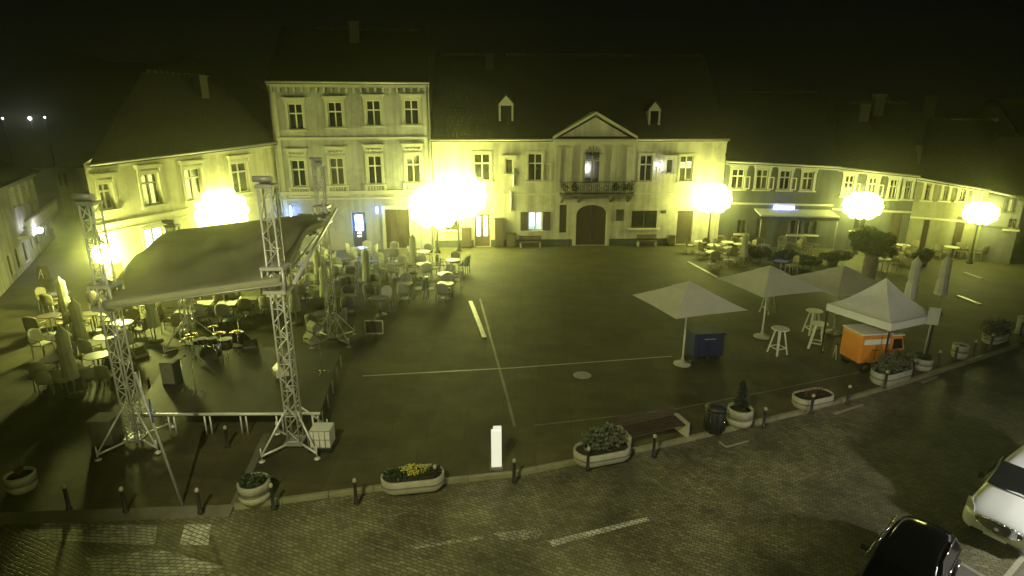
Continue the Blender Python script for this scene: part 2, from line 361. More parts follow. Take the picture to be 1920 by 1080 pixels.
def window(f, root, h, fm='frame', gm='glass', surround='trim', cap=0, sill=True, mull=1, trans=.36, shutters=None, capm='trim', lab=None, bal=False, openleaf=0, lit=None):
    a, b, c, d = h; w = b-a; fr = MB(); t = .07; e0, e1 = -.24, -.15
    f.fb(fr,a+.003,a+t,c+.003,d-.003,e0,e1); f.fb(fr,b-t,b-.003,c+.003,d-.003,e0,e1); f.fb(fr,a+t,b-t,d-t,d-.003,e0,e1); f.fb(fr,a+t,b-t,c+.003,c+t,e0,e1)
    if mull: f.fb(fr,(a+b)/2-.045,(a+b)/2+.045,c+t,d-t,e0,e1+.012)
    if trans: zt = d-(d-c)*trans; f.fb(fr,a+t,b-t,zt-.05,zt+.05,e0,e1+.02)
    o = fr.build('window', M[fm], root)
    if lab: o['label'] = lab
    p = MB(); f.fb(p,a+t*.5,b-t*.5,c+t*.5,d-t*.5,-.225,-.205); p.build('pane', lit or M[gm], o)
    if surround:
        q = MB(); s_ = .17; f.fb(q,a-s_,a,c,d+s_,.003,.06); f.fb(q,b,b+s_,c,d+s_,.003,.06); f.fb(q,a,b,d,d+s_,.003,.06)
        q.build('surround', M[surround], o)
    if sill: q = MB(); f.fb(q,a-.24,b+.24,c-.12,c-.002,-.1,.16); q.build('sill', M[capm], o)
    if cap:
        q = MB(); z = d+.17+cap; f.fb(q,a-.32,b+.32,z,z+.11,.003,.26); f.fb(q,a-.24,b+.24,z-.13,z-.002,.003,.14)
        for k in (a-.2, b+.06): f.fb(q,k,k+.14,z-.34,z-.132,.062,.13)
        q.build('hood', M[capm], o)
    if shutters:
        q = MB(); sw = w/2
        for (x0,x1) in ((a-sw-.03,a-.03),(b+.03,b+sw+.03)):
            f.fb(q,x0,x1,c,d,.062,.1)
            for k in range(int((d-c)/.14)): f.fb(q,x0+.06,x1-.06,c+.08+k*.14,c+.16+k*.14,.1,.115)
        q.build('shutter', M[shutters], o)
    if openleaf:
        side = 1 if openleaf > 0 else -1; x = b if side > 0 else a; n_ = MB(); W = abs(openleaf); zt = d-(d-c)*(trans or 0)
        for (x0,x1,z0,z1) in ((0,W,c,c+.07),(0,W,zt-.07,zt),(0,.07,c+.07,zt-.07),(W-.07,W,c+.07,zt-.07)):
            u0, u1 = sorted((x+side*x0, x+side*x1)); f.fb(n_,u0,u1,z0,z1,.075,.11)
        n_.build('casement', M['frame'], o)
    if bal:
        q = MB(); f.fb(q,a-.3,b+.3,c-.14,c-.02,.0,.2); f.fb(q,a-.3,b+.3,c-.78,c-.66,.0,.2)
        n = 7
        for k in range(n):
            u = a-.1+(w+.2)*k/(n-1); pp = f.P(u,c-.66,.1); q.lathe(pp, [(.04,0),(.065,.12),(.035,.3),(.055,.42),(.04,.52)], 6)
        for u in (a-.28, b+.14): f.fb(q,u,u+.14,c-.66,c-.14,.0,.18)
        q.build('balustrade', M[capm], o)
    return o
def hole(f, x0, x1, y0, y1, zmin=None):
    xm = (x0+x1)/2; ym = (y0+y1)/2
    u0 = f.uz(x0,ym)[0]; u1 = f.uz(x1,ym)[0]; z1 = f.uz(xm,y0)[1]; z0 = f.uz(xm,y1)[1]
    if u0 > u1: u0, u1 = u1, u0
    if zmin is not None: z0 = zmin
    return (u0,u1,z0,z1)
def shell(f, root, zt, depth, m, ridge, hip=0, ztr=None, over=.35, roofm='roof', chim=(), gable=True):
    """side and back walls plus a pitched tiled roof with its ridge parallel to the facade"""
    ztr = zt if ztr is None else ztr; mb = MB(); L = f.L
    for u, z in ((0,zt),(L,ztr)):
        q = [f.P(u,0,0),f.P(u,0,-depth),f.P(u,z,-depth),f.P(u,z,0)]; mb.add(q, [(0,1,2,3)])
        if gable and not hip: mb.add([f.P(u,z,0),f.P(u,z,-depth),f.P(u,(zt+ztr)/2+ridge,-depth/2)], [(0,1,2)])
    mb.add([f.P(0,0,-depth),f.P(L,0,-depth),f.P(L,ztr,-depth),f.P(0,zt,-depth)], [(0,1,2,3)])
    mb.build('side_wall', M[m], root)
    zr = (zt+ztr)/2+ridge; k = over/(depth/2)*ridge
    r_ = MB(); o = over; T = .14
    A_, B_, R1, R2, C_, D_ = f.P(-.05,zt-k+.1,o), f.P(L+.05,ztr-k+.1,o), f.P(hip,zr,-depth/2), f.P(L-hip,zr,-depth/2), f.P(-.05,zt-k+.1,-depth-o), f.P(L+.05,ztr-k+.1,-depth-o)
    up = Vector((0,0,T)); top = [A_+up,B_+up,R2+up,R1+up,C_+up,D_+up]; bot = [A_,B_,R2,R1,C_,D_]
    F_ = [(0,1,2,3),(3,2,5,4),(0,3,4),(1,5,2)]
    r_.add(top, F_ if hip else F_[:2]); r_.add(bot, [tuple(reversed(x)) for x in F_[:2]])
    r_.add([A_,B_,B_+up,A_+up], [(0,1,2,3)]); r_.add([C_,D_,D_+up,C_+up], [(0,1,2,3)])
    if not hip:
        for a,b,c in ((A_,R1,C_),(B_,R2,D_)): r_.add([a,b,b+up,a+up], [(0,1,2,3)]); r_.add([c,b,b+up,c+up], [(0,1,2,3)])
    rf = r_.build('roof', M[roofm], root)
    q = MB(); q.tube(A_+up, B_+up, .075, n=8); q.build('gutter', M['steel'], root)
    q = MB(); N_ = max(6,int((R2-R1).length/.45))
    for k_ in range(N_): q.tube(R1+up+(R2-R1)*k_/N_, R1+up+(R2-R1)*(k_+.94)/N_, .13, .11, n=6)
    q.build('ridge_cap', M['roof'], rf)
    for (u, dd, h) in chim:
        z = zr-abs(dd-depth/2)/(depth/2)*ridge; q = MB(); c = f.P(u,0,-dd)
        q.box((c.x,c.y,z+h/2-.4), (.7,.55,h+.8), f.ang); q.box((c.x,c.y,z+h+.06), (.85,.7,.12), f.ang); q.build('chimney', M['brickd'], rf)
    return rf
def dormer(f, rf, zt, depth, ridge, px, py0, py1, wpx):
    # stands on the front slope; find where the ray meets it
    best = None
    for i in range(400):
        dd = -.2+i*.02; z = zt+dd/(depth/2)*ridge+.14
        d = Vector(ray(px,py1)); o = Vector((0,0,CH)); P0 = f.P(0,0,-dd); t = (P0-o).dot(f.n)/d.dot(f.n); p = o+d*t
        if abs(p.z-z) < .05: best = (dd, z, (p-f.A).dot(f.d), t); break
    dd, z, u, t = best; w = wpx/F*t; h = (py1-py0)/F*t*1.0; hw = w/2; back = -(dd+h/ridge*depth/2)
    q = MB(); f.fb(q,u-hw,u-hw+.14,z-.3,z+h*.62,-dd,-dd+.05); f.fb(q,u+hw-.14,u+hw,z-.3,z+h*.62,-dd,-dd+.05); f.fb(q,u-hw,u+hw,z+h*.62,z+h*.7,-dd,-dd+.06)
    q.add([f.P(u-hw,z+h*.7,-dd+.02),f.P(u+hw,z+h*.7,-dd+.02),f.P(u,z+h,-dd+.02)], [(0,1,2)])
    for s in (-1,1): q.add([f.P(u+s*hw,z-.3,-dd),f.P(u+s*hw,z+h*.7,-dd),f.P(u+s*hw,z+h*.7,back)], [(0,1,2)])
    dm = q.build('dormer', M['trim'], rf)
    q = MB()
    for s in (-1,1):
        a = f.P(u+s*(hw+.15),z+h*.62,-dd+.2); b = f.P(u,z+h+.1,-dd+.2); c = f.P(u,z+h+.1,back-.3); e = f.P(u+s*(hw+.15),z+h*.62,back)
        q.add([a,b,c,e,a+Vector((0,0,.08)),b+Vector((0,0,.08)),c+Vector((0,0,.08)),e+Vector((0,0,.08))], [(0,1,2,3),(4,5,6,7),(0,1,5,4),(0,3,7,4)])
    q.build('dormer_roof', M['roof'], dm) if False else q.build('dormer_roof', M['roof'], rf)
    q = MB(); f.fb(q,u-hw+.15,u+hw-.15,z-.3,z+h*.61,-dd-.08,-dd-.04); q.build('dormer_pane', M['glass'], rf)

def course(f, root, z, h, d, m='trim', u0=0, u1=None, name='string_course', zr=None):
    q = MB(); f.fb(q,u0,f.L if u1 is None else u1,z,z+h,.002,d); return q.build(name, M[m], root)
def cornice(f, root, zt, ztr=None, m='trim'):
    ztr = zt if ztr is None else ztr; q = MB()
    for (a,b,d) in ((-.34,-.18,.12),(-.18,-.02,.28)):
        vs = [f.P(u,(zt if u < 1 else ztr)+z,dd) for z in (a,b) for dd in (.002,d) for u in (-.02,f.L+.02)]
        q.add(vs, [(0,2,3,1),(4,5,7,6),(0,1,5,4),(2,6,7,3),(0,4,6,2),(1,3,7,5)])
    return q.build('cornice', M[m], root)

# --- left yellow building -------------------------------------------------------
LBz0, LBz1 = 7.75, 8.2
fL = Fac((-21.2,29.6), (-17.45,44.3)); fL.back = Vector((-.50,.866,0)); root = thing('town_house', 'long yellow two storey house with hooded upper windows on the left of the square', 'house', fL.P(0,0))
H = [hole(fL,*a) for a in ((187,213,343,394),(266,301,325,385),(347,380,316,374),(435,467,305,362))]
shop = hole(fL,270,310,427,458); shop = (shop[0],shop[1],shop[2]-.9,shop[3])
Hd = hole(fL,208,236,470,540,0.02); Hd = (Hd[0],Hd[1],.02,2.5)
H2 = (9.2,10.5,.9,2.7); H3 = (12.2,13.6,.9,2.7)
fL.wall(H+[shop,Hd,H2,H3], 0, LBz0, ztr=LBz1).build('wall', M['yellow'], root)
for i, h in enumerate(H): window(fL, root, h, gm='glassl' if i == 0 else 'glass', cap=.25, trans=.3)
window(fL, root, shop, lit=LITW, trans=0, mull=1, fm='steel', lab='glowing white shop window')
for h in (H2,H3): window(fL, root, h, fm='frameb', trans=.3)
q = MB(); fL.fb(q,Hd[0]+.05,Hd[1]-.05,.03,2.45,-.2,-.14); dr = q.build('door', M['doorw'], root); q = MB(); q.sphere(fL.P(Hd[1]-.2,1.05,-.1),.05,8,6); q.build('handle', M['chrome'], dr)
course(fL, root, 4.45, .22, .12); course(fL, root, 4.15, .1, .07); cornice(fL, root, LBz0, LBz1)
course(fL, root, 0, .6, .06, 'dull', name='plinth')
shell(fL, root, LBz0, 11, 'yellow', 4.6, hip=4.5, ztr=LBz1, chim=((9,4,1.2),))
bh = hole(fL,270,312,458,500); 
q = MB(); fL.fb(q,shop[0]-.9,shop[1]+1.3,shop[2]-.5,shop[2]-.4,.1,1.2); q.build('awning', M['blue'], root)

# --- three storey house ---------------------------------------------------------
f3 = Fac((-17.4,44.1), (-6.12,45.6)); z3 = 12.35; root = thing('tall_house', 'grey three storey house with bracketed cornice and balustraded middle windows', 'house', f3.P(0,0))
Ht = [hole(f3,*a) for a in ((541,568,194,243),(615,642,191,239),(687,714,188,236),(758,785,187,234))]
Hm = [hole(f3,*a) for a in ((547,573,300,350),(619,645,296,347),(690,716,292,345),(762,788,290,342))]
Db = hole(f3,661,687,398,470,.02); Dg = hole(f3,723,768,392,466,.02)
Dw = hole(f3,560,592,400,440)
f3.wall(Ht+Hm+[Db,Dg,Dw], 0, z3).build('wall', M['grey'], root)
for h in Ht: window(f3, root, h, cap=.12, trans=.38, capm='trimg', surround='trimg')
for i, h in enumerate(Hm): window(f3, root, h, gm='glass' if i != 1 else 'glassl', cap=.55, trans=.36, capm='trimg', surround='trimg', bal=True)
for h in Hm:                                             # small relief garlands over the middle windows
    q = MB(); f3.fb(q,h[0]-.1,h[1]+.1,h[3]+.38,h[3]+.46,.003,.03)
    for k in range(5): q.sphere(f3.P(h[0]+(h[1]-h[0])*k/4, h[3]+.42, .06), .09, 6, 4)
    q.build('garland_moulding', M['trimg'], root)
window(f3, root, Dw, fm='frameb', surround=None)
q = MB(); f3.fb(q,Db[0]+.05,Db[1]-.05,.03,Db[3]-.05,-.25,-.2); dr = q.build('door', M['doorw'], root)
q = MB(); f3.fb(q,Db[0]+.25,Db[1]-.25,1.5,Db[3]-.25,-.19,-.15); q.build('lit_door_pane', BLUEE, dr)
q = MB(); [f3.fb(q,Db[0]+.35,Db[1]-.4,z,z+.13,-.149,-.13) for z in (1.0,1.25)]; q.build('lit_notice', LITW, dr)
q = MB(); u0,u1,_,zz = Dg; f3.fb(q,u0+.03,(u0+u1)/2-.02,.03,zz-.03,-.25,-.18); f3.fb(q,(u0+u1)/2+.02,u1-.03,.03,zz-.03,-.25,-.18)
for s in (u0+.3,(u0+u1)/2+.25):
    for z in (.3,1.4): f3.fb(q,s,s+(u1-u0)/2-.6,z,z+.85,-.18,-.15)
q.build('gate', M['wood'], root)
q = MB(); f3.fb(q,u0-.22,u0-.002,0,zz,.002,.1); f3.fb(q,u1+.002,u1+.22,0,zz,.002,.1); f3.fb(q,u0-.22,u1+.22,zz,zz+.3,.002,.13); q.build('gate_surround', M['trimg'], root)
course(f3, root, 4.35, .25, .2, 'trimg'); course(f3, root, 3.95, .12, .1, 'trimg'); course(f3, root, 8.35, .18, .12, 'trimg')
cornice(f3, root, z3, m='trimg'); q = MB()
for k in range(22): u = .2+k*(f3.L-.5)/21; f3.fb(q,u,u+.13,z3-.68,z3-.345,.002,.2)
q.build('dentil_moulding', M['trimg'], root)
for a_, b_ in ((.02,.5),(f3.L-.5,f3.L-.02)): q = MB(); f3.fb(q,a_,b_,0,z3-.7,.002,.06); q.build('pilaster', M['trimg'], root)
for u_, r_ in ((f3.L-.16,.07),(.1,.06)): q = MB(); q.tube(f3.P(u_,0,.16),f3.P(u_,z3-.2,.16),r_); q.build('downpipe', M['steel'], root)
shell(f3, root, z3, 12, 'grey', 4.2, chim=((5.8,4.5,1.4),))
for (x,y,nm,sz,mt) in ((548,397,'blue neon bar',(.09,1.0),BLUEE),(708,392,'blue neon sign',(.12,.45),BLUEE)):
    u,z = f3.uz(x,y); q = MB(); f3.fb(q,u-sz[0]/2,u+sz[0]/2,z-sz[1]/2,z+sz[1]/2,.45,.5); t = q.build('neon_sign', mt)
    tag(t, 'thin vertical blue light sign '+('beside the stage roof on the grey house' if x < 600 else 'between the blue door and the wooden gate'), 'sign')
    tq = MB(); f3.fb(tq,u-.03,u+.03,z+sz[1]/2-.1,z+sz[1]/2,.002,.45); tq.build('bracket', M['black'], t)

# --- town hall --------------------------------------------------------------------
fT = Fac((-6.08,45.75), (16.7,46.9)); zT = 8.4; root = thing('town_hall', 'cream town hall with triangular pediment, iron balcony and arched gateway', 'town hall', fT.P(0,0))
Hu = [hole(fT,*a) for a in ((889,919,288,339),(990,1017,288,339),(1200,1223,291,340),(1275,1299,292,340))]
Hb = hole(fT,1096,1126,284,345)
Hs = [hole(fT,*a) for a in ((948,962,298,325),(1250,1263,298,325))]
Gt = hole(fT,1080,1137,384,457,.02); Wl = hole(fT,990,1017,397,432); Wr = hole(fT,1184,1232,395,428); Dr = hole(fT,1269,1298,395,452,.02); Dl = hole(fT,890,918,402,459,.02); Wp = hole(fT,1049,1063,384,437)
W0 = hole(fT,835,858,395,432)
fT.wall(Hu+[Hb,Gt,Wl,Wr,Dr,Dl,Wp,W0]+Hs, 0, zT).build('wall', M['cream'], root)
window(fT, root, Hu[0], trans=.36); window(fT, root, Hu[1], trans=.36, openleaf=.65); window(fT, root, Hu[2], trans=.36, openleaf=.45); window(fT, root, Hu[3], lit=None, gm='glassl', trans=.36)
q = MB(); a,b,c,d = Hu[3]; fT.fb(q,a+.1,(a+b)/2-.08,d-.95,d-.5,-.2,-.19); fT.fb(q,(a+b)/2+.08,b-.1,d-.95,d-.45,-.2,-.19); q.build('bright_pane', GLINTY, root)  # glowing patches stand in for lamp reflections in the panes
for h in Hs: window(fT, root, h, trans=0, mull=0, gm='glassl', cap=.02, surround=None)
window(fT, root, Hb, trans=.28, sill=False, surround=None)
q = MB(); a,b,c,d = Hb; n = 12; uc = (a+b)/2; R = (b-a)/2+.12
for k in range(n):
    t0, t1 = PI*k/n, PI*(k+1)/n
    q.add([fT.P(uc+math.cos(t)*r_, d-.3+math.sin(t)*r_, .07) for t, r_ in ((t0,R),(t1,R),(t1,R+.18),(t0,R+.18))], [(0,1,2,3)])
fT.fb(q,a-.3,a-.12,c,d-.3,.002,.07); fT.fb(q,b+.12,b+.3,c,d-.3,.002,.07); q.build('balcony_door_surround', M['trim'], root)
q = MB()                                              # iron rays in the arched fanlight
for k in range(7): t = PI*(k+.5)/7; q.tube(fT.P(uc,d-.3,.03), fT.P(uc+math.cos(t)*R, d-.3+math.sin(t)*R, .03), .022, n=4)
q.build('fanlight_grille', M['black'], root)
window(fT, root, Wl, lit=LITC, trans=0, surround=None, shutters='wood', lab='lit ground floor window between open brown shutters')
q = MB(); a,b,c,d = Wl; fT.fb(q,a+.12,a+.62,c+.35,d-.12,-.2,-.195); fT.fb(q,a+.72,b-.2,c+.55,d-.15,-.2,-.195); q.build('bright_pane', LITW, root)
window(fT, root, Wr, fm='wood', trans=0, mull=1, surround=None); window(fT, root, W0, fm='wood', trans=0, mull=1, surround=None)
for (h, m_) in ((Dr,'doorw'),(Wp,'wood')):
    q = MB(); fT.fb(q,h[0]+.03,h[1]-.03,h[2]+.02,h[3]-.03,-.22,-.14); 
    for z in (h[2]+.25, (h[2]+h[3])/2+.1): fT.fb(q,h[0]+.2,h[1]-.2,z,z+(h[3]-h[2])*.36,-.14,-.11)
    q.build('door' if h is Dr else 'wooden_panel', M[m_], root)
q = MB(); h = Dl; fT.fb(q,h[0]+.03,h[1]-.03,.03,h[3]-.03,-.22,-.14); dr = q.build('door', M['frameb'], root); dr['label'] = 'shop door with two glowing white panes'
q = MB(); fT.fb(q,h[0]+.15,(h[0]+h[1])/2-.12,.85,h[3]-.15,-.139,-.12); fT.fb(q,(h[0]+h[1])/2+.12,h[1]-.15,.85,h[3]-.15,-.139,-.12); q.build('bright_pane', LITW, dr)
# arched gateway: spandrels make the square opening round, gate leaves stand inside
a,b,c,d = Gt; uc = (a+b)/2; rr = (b-a)/2; rise = .75; q = MB(); n = 10
for k in range(n):
    t0, t1 = PI*k/n, PI*(k+1)/n; p0, p1 = (uc+math.cos(t0)*rr, d-rise+math.sin(t0)*rise), (uc+math.cos(t1)*rr, d-rise+math.sin(t1)*rise)
    q.add([fT.P(p0[0],p0[1],-.001),fT.P(p1[0],p1[1],-.001),fT.P(p1[0],d,-.001),fT.P(p0[0],d,-.001)], [(0,1,2,3)])
    q.add([fT.P(p0[0],p0[1],0),fT.P(p1[0],p1[1],0),fT.P(p1[0],p1[1],-.3),fT.P(p0[0],p0[1],-.3)], [(0,1,2,3)])
    R0, R1 = 1.0, 1.13
    q.add([fT.P(uc+(p[0]-uc)*s_, d-rise+(p[1]-d+rise)*(s_+.04*(s_ > 1)), .06) for p, s_ in ((p0,R0),(p1,R0),(p1,R1),(p0,R1))], [(0,1,2,3)])
fT.fb(q,a-.22,a-.002,0,d-rise,.002,.08); fT.fb(q,b+.002,b+.22,0,d-rise,.002,.08)
q.build('gate_arch', M['trim'], root)
q = MB(); fT.fb(q,a+.02,uc-.01,.03,d-.05,-.31,-.26); fT.fb(q,uc+.01,b-.02,.03,d-.05,-.31,-.26)
for z in (.3,1.3): 
    for s_ in (a+.25,uc+.25): fT.fb(q,s_,s_+rr-.5,z,z+.75,-.26,-.23)
q.build('gate', M['doorw'], root)
# centre bay, pilasters, pediment
ua, ub = fT.uz(1040,300)[0], fT.uz(1186,300)[0]
for x in (1046,1068,1152,1180):
    q = MB(); u = fT.uz(x,300)[0]; fT.fb(q,u-.2,u+.2,4.4,7.75,.004,.12); fT.fb(q,u-.28,u+.28,7.55,7.75,.121,.17); fT.fb(q,u-.28,u+.28,4.4,4.6,.121,.17); q.build('pilaster', M['cream'], root)
q = MB(); zp = 8.35; apex = 10.15; um = (ua+ub)/2; e0, e1 = ua-.2, ub+.2
q.prism([fT.P(e0+.35,zp,.1),fT.P(e1-.35,zp,.1),fT.P(um,apex-.2,.1)], -fT.n*3); q.build('pediment', M['cream'], root)
q = MB()
for s_, e in ((-1,e0),(1,e1)):
    q.prism([fT.P(e,zp+.0,.45),fT.P(um,apex,.45),fT.P(um,apex+.2,.45),fT.P(e,zp+.2,.45)], -fT.n*3.4)
q.build('pediment_cornice', M['trim'], root)
q = MB(); fT.fb(q,e0,e1,zp-.25,zp-.02,.002,.42); fT.fb(q,e0+.1,e1-.1,zp-.42,zp-.252,.002,.2); q.build('entablature', M['trim'], root)
course(fT, root, 4.1, .12, .08); course(fT, root, 0, .55, .06, 'dull', name='plinth', u1=Dl[0]-.1); course(fT, root, 0, .55, .06, 'dull', name='plinth', u0=Dl[1]+.1, u1=a-.3); course(fT, root, 0, .55, .06, 'dull', name='plinth', u0=b+.3, u1=Dr[0]-.1)
q = MB()                                             # cornice left and right of the pediment
for (x0,x1) in ((0,e0-.01),(e1+.01,fT.L)): fT.fb(q,x0,x1,zT-.34,zT-.18,.002,.12); fT.fb(q,x0,x1,zT-.18,zT-.02,.002,.28)
q.build('cornice', M['trim'], root)
# balcony
u0, u1 = fT.uz(1047,365)[0], fT.uz(1182,365)[0]; zb = 4.15
q = MB(); fT.fb(q,u0,u1,zb-.05,zb+.12,.13,1.25); bl = q.build('balcony', M['concd'], root)
q = MB()
for u in (u0+.15,u0+1.5,u1-1.7,u1-.35): q.prism([fT.P(u,zb-.05,.13),fT.P(u,zb-.05,1.1),fT.P(u,zb-.22,1.0),fT.P(u,zb-.65,.13)], fT.d*.2)
q.build('corbel', M['concd'], bl)
q = MB(); n = 34
for k in range(n+1): u = u0+.05+(u1-u0-.1)*k/n; q.tube(fT.P(u,zb+.12,1.18),fT.P(u,zb+1.05,1.18),.018,n=4)
for z in (.2,1.05): q.tube(fT.P(u0+.05,zb+z,1.18),fT.P(u1-.05,zb+z,1.18),.035,n=5); q.tube(fT.P(u0+.05,zb+z,1.18),fT.P(u0+.05,zb+z,.15),.035,n=5); q.tube(fT.P(u1-.05,zb+z,1.18),fT.P(u1-.05,zb+z,.15),.035,n=5)
for k in range(9):
    u = u0+.35+(u1-u0-.7)*k/8; c0 = fT.P(u,zb+.6,1.2)
    q.path([c0+fT.d*(.2*math.cos(t))+Vector((0,0,.2*math.sin(t))) for t in [2*PI*j/8 for j in range(9)]], .02, 4)
q.build('railing', M['black'], bl)
rng = random.Random(3)
for i, x in enumerate((1056,1074,1150,1166,1177)):
    u = fT.uz(x,340)[0]; p = fT.P(u,zb+.12,.95); q = MB(); q.mi = 0; q.lathe(p,[(.13,0),(.17,.25)],10); q.mi = 1; q.leaves(p+Vector((0,0,.55)),(.28,.28,.32),70,.1,rng)
    tag(q.build('potted_plant', [M['conc'],M['leafd']]), ['leftmost potted plant on the town hall balcony','second potted plant from the left on the balcony','middle of the three plants right of the balcony door, nearest the door','potted plant right of centre on the balcony, one in from the end','potted plant at the right end of the balcony'][i], 'plant', 'pots on the balcony')
q = MB(); u,z = fT.uz(1162,403); fT.fb(q,u-.3,u+.3,z-.45,z+.45,.002,.1); nb = q.build('notice_board', M['wood']); tag(nb, 'dark notice board on the wall right of the arched gateway', 'notice board'); q = MB()
for k in (0,1): fT.fb(q,u-.24,u+.24,z-.38+k*.4,z-.04+k*.4,.1,.105)
q.build('board_pane', M['glassl'], nb)
q = MB(); u,z = fT.uz(1244,397); fT.fb(q,u-.2,u+.2,z-.13,z+.13,.002,.06); fT.fb(q,u-.17,u+.17,z-.1,z+.1,.06,.064); tag(q.build('wall_sign', M['wood']), 'small dark plate on the wall left of the brown door', 'sign')
q = MB(); u,_ = fT.uz(963,370); q.tube(fT.P(u,4.8,.12),fT.P(u,6.1,.12),.09); q.tube(fT.P(u-.2,2.9,.12),fT.P(u-.2,4.4,.12),.1); q.build('flue_pipe', M['signw'], root)
rf = shell(fT, root, zT, 13, 'cream', 6.4, chim=((4.5,5.5,1.0),))
for (x,y0,y1,w) in ((949,181,227,27),(1226,192,234,22)): dormer(fT, rf, zT, 13, 6.4, x, y0, y1, w)

# --- right hand row ----------------------------------------------------------------
def rowhouse(name, label, A, B, zt, ztr, wallm, trimm, ups, grounds, doors, ridge, depth=9, chim=(), gm='glassl', shut=None, cap=.1, extra=()):
    f = Fac(A, B); root = thing(name, label, 'house', f.P(0,0))
    hu = [hole(f,*a) for a in ups]; hg = [hole(f,*a) for a in grounds]; hd = [hole(f,*a,.02) for a in doors]
    ok = lambda h: h[0] > .1 and h[1] < f.L-.1
    hu = [h for h in hu if ok(h)]; hg = [h for h in hg if ok(h)]; hd = [h for h in hd if ok(h)]
    f.wall(hu+hg+hd, 0, zt, ztr=ztr).build('wall', M[wallm], root)
    for i, h in enumerate(hu): window(f, root, h, gm=gm if i % 2 else 'glass', cap=cap, trans=.36, surround=trimm, capm=trimm, openleaf=(.45 if shut and i < shut else 0))
    for h in hg: window(f, root, h, fm='frameb', trans=0, surround=None)
    for h in hd: q = MB(); f.fb(q,h[0]+.03,h[1]-.03,.03,h[3]-.03,-.22,-.14); f.fb(q,h[0]+.2,h[1]-.2,1.1,h[3]-.2,-.139,-.12); q.build('door', M['doorw'], root)
    cornice(f, root, zt, ztr, m=trimm); course(f, root, min(zt,ztr)*.52, .14, .08, trimm)
    rf = shell(f, root, zt, depth, wallm, ridge, ztr=ztr, chim=chim)
    return f, root, rf
Yr = [(17.0,46.4),(26.2,45.6),(32.9,44.2),(37.3,42.6),(38.9,41.9),(44.5,40.6)]
def xat(px, Y, z): return XA(px, Y, z)
def EP(px, Y, z=6.0): return (XA(px,Y,z), Y)
P0, P1, P2, P3, P4 = EP(1361,46.6,6.6), EP(1573,45.4,6.4), EP(1722,43.8,5.9), EP(1856,41.4,5.2), EP(1925,40.2,5.0)
fa, ra, rfa = rowhouse('row_house', 'long dull green row house with blue lit sign and open casements', P0, P1, 6.75, 6.4, 'dull','trimg',
  ((1372,1395,317,354),(1418,1440,318,355),(1462,1482,320,356),(1505,1525,322,357),(1548,1566,326,363)), ((1382,1400,412,438),(1482,1504,410,440),(1508,1530,411,440),(1534,1556,412,440)), ((1418,1437,408,455),(1456,1476,416,452)), 5.2, 11, shut=3, chim=((12,4,1.2),))
fb_, rb, rfb = rowhouse('row_house', 'narrow green row house behind the globe lamp beside the dark tree', P1, P2, 6.35, 5.85, 'dull','trimg',
  ((1583,1600,329,367),(1628,1644,333,368),(1668,1682,337,373),(1696,1708,339,373)), ((1600,1625,405,432),), ((1668,1690,400,450),), 4.8, 11, chim=((2,4,1.2),(7,6,1.0)), shut=2)
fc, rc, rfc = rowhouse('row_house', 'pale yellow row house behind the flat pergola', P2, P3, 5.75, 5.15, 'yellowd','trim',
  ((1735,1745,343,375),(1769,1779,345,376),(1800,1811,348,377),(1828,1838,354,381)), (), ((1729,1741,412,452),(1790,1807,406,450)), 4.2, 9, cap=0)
fd, rd, rfd = rowhouse('row_house', 'grey unlit row house at the far right end of the row', P3, P4, 5.1, 4.7, 'dark_pl','dull',
  ((1888,1897,368,396),), ((1890,1906,410,430),), (), 3.6, 8, cap=0, chim=())
# lantern arm and blue lit sign on the first row house
q = MB(); u,z = fa.uz(1470,391); w = .72
fa.fb(q,u-w+.25,u+w,z-.2,z+.2,.05,.16); q.lathe(fa.P(u-w+.12,z,.1),[(.2,-.21),(.23,0),(.2,.21)],12); s_ = q.build('light_box_sign', SIGNE); tag(s_, 'glowing white and blue light box sign above the cafe awning', 'sign')
q = MB(); fa.fb(q,u-w+.2,u+w+.05,z-.26,z-.202,.002,.2); q.build('sign_mount', M['black'], s_)
# awning over its shop front
t = thing('awning', 'long flat grey awning along the front of the green row house', 'awning', fa.P(3.2,3.0))
u0,u1 = fa.uz(1412,405)[0], fa.L-.2; q = MB(); q.prism([fa.P(u0,2.95,.1),fa.P(u0,2.75,2.2),fa.P(u0,2.85,2.2),fa.P(u0,3.05,.1)], fa.d*(u1-u0)); q.build('canopy', M['dimcl'], t)
q = MB(); fa.fb(q,u0,u1,2.5,2.75,2.16,2.19); q.build('valance', M['dull'], t)
for u in (u0+.1,(u0+u1)/2,u1-.1): q = MB(); q.tube(fa.P(u,0,2.1),fa.P(u,2.76,2.1),.04); q.build('post', M['steel'], t)
# pergola with posts before the yellow row house
a_, b_ = G(1695,462,0), G(1832,474,0); fp = Fac((a_.x,a_.y),(b_.x,b_.y)); t = thing('pergola', 'flat roofed pergola on thin posts in front of the yellow row house', 'pergola', fp.P(0,0))
q = MB(); fp.fb(q,-.2,fp.L+.3,2.5,2.68,-2.0,.15); q.build('canopy', M['dimcl'], t)
for u in (.1, fp.L*.36, fp.L*.72, fp.L): q = MB(); q.tube(fp.P(u,0,0),fp.P(u,2.5,0),.06); q.build('post', M['black'], t)
for u in (.1, fp.L): q = MB(); q.tube(fp.P(u,0,-1.9),fp.P(u,2.5,-1.9),.06); q.build('post', M['black'], t)
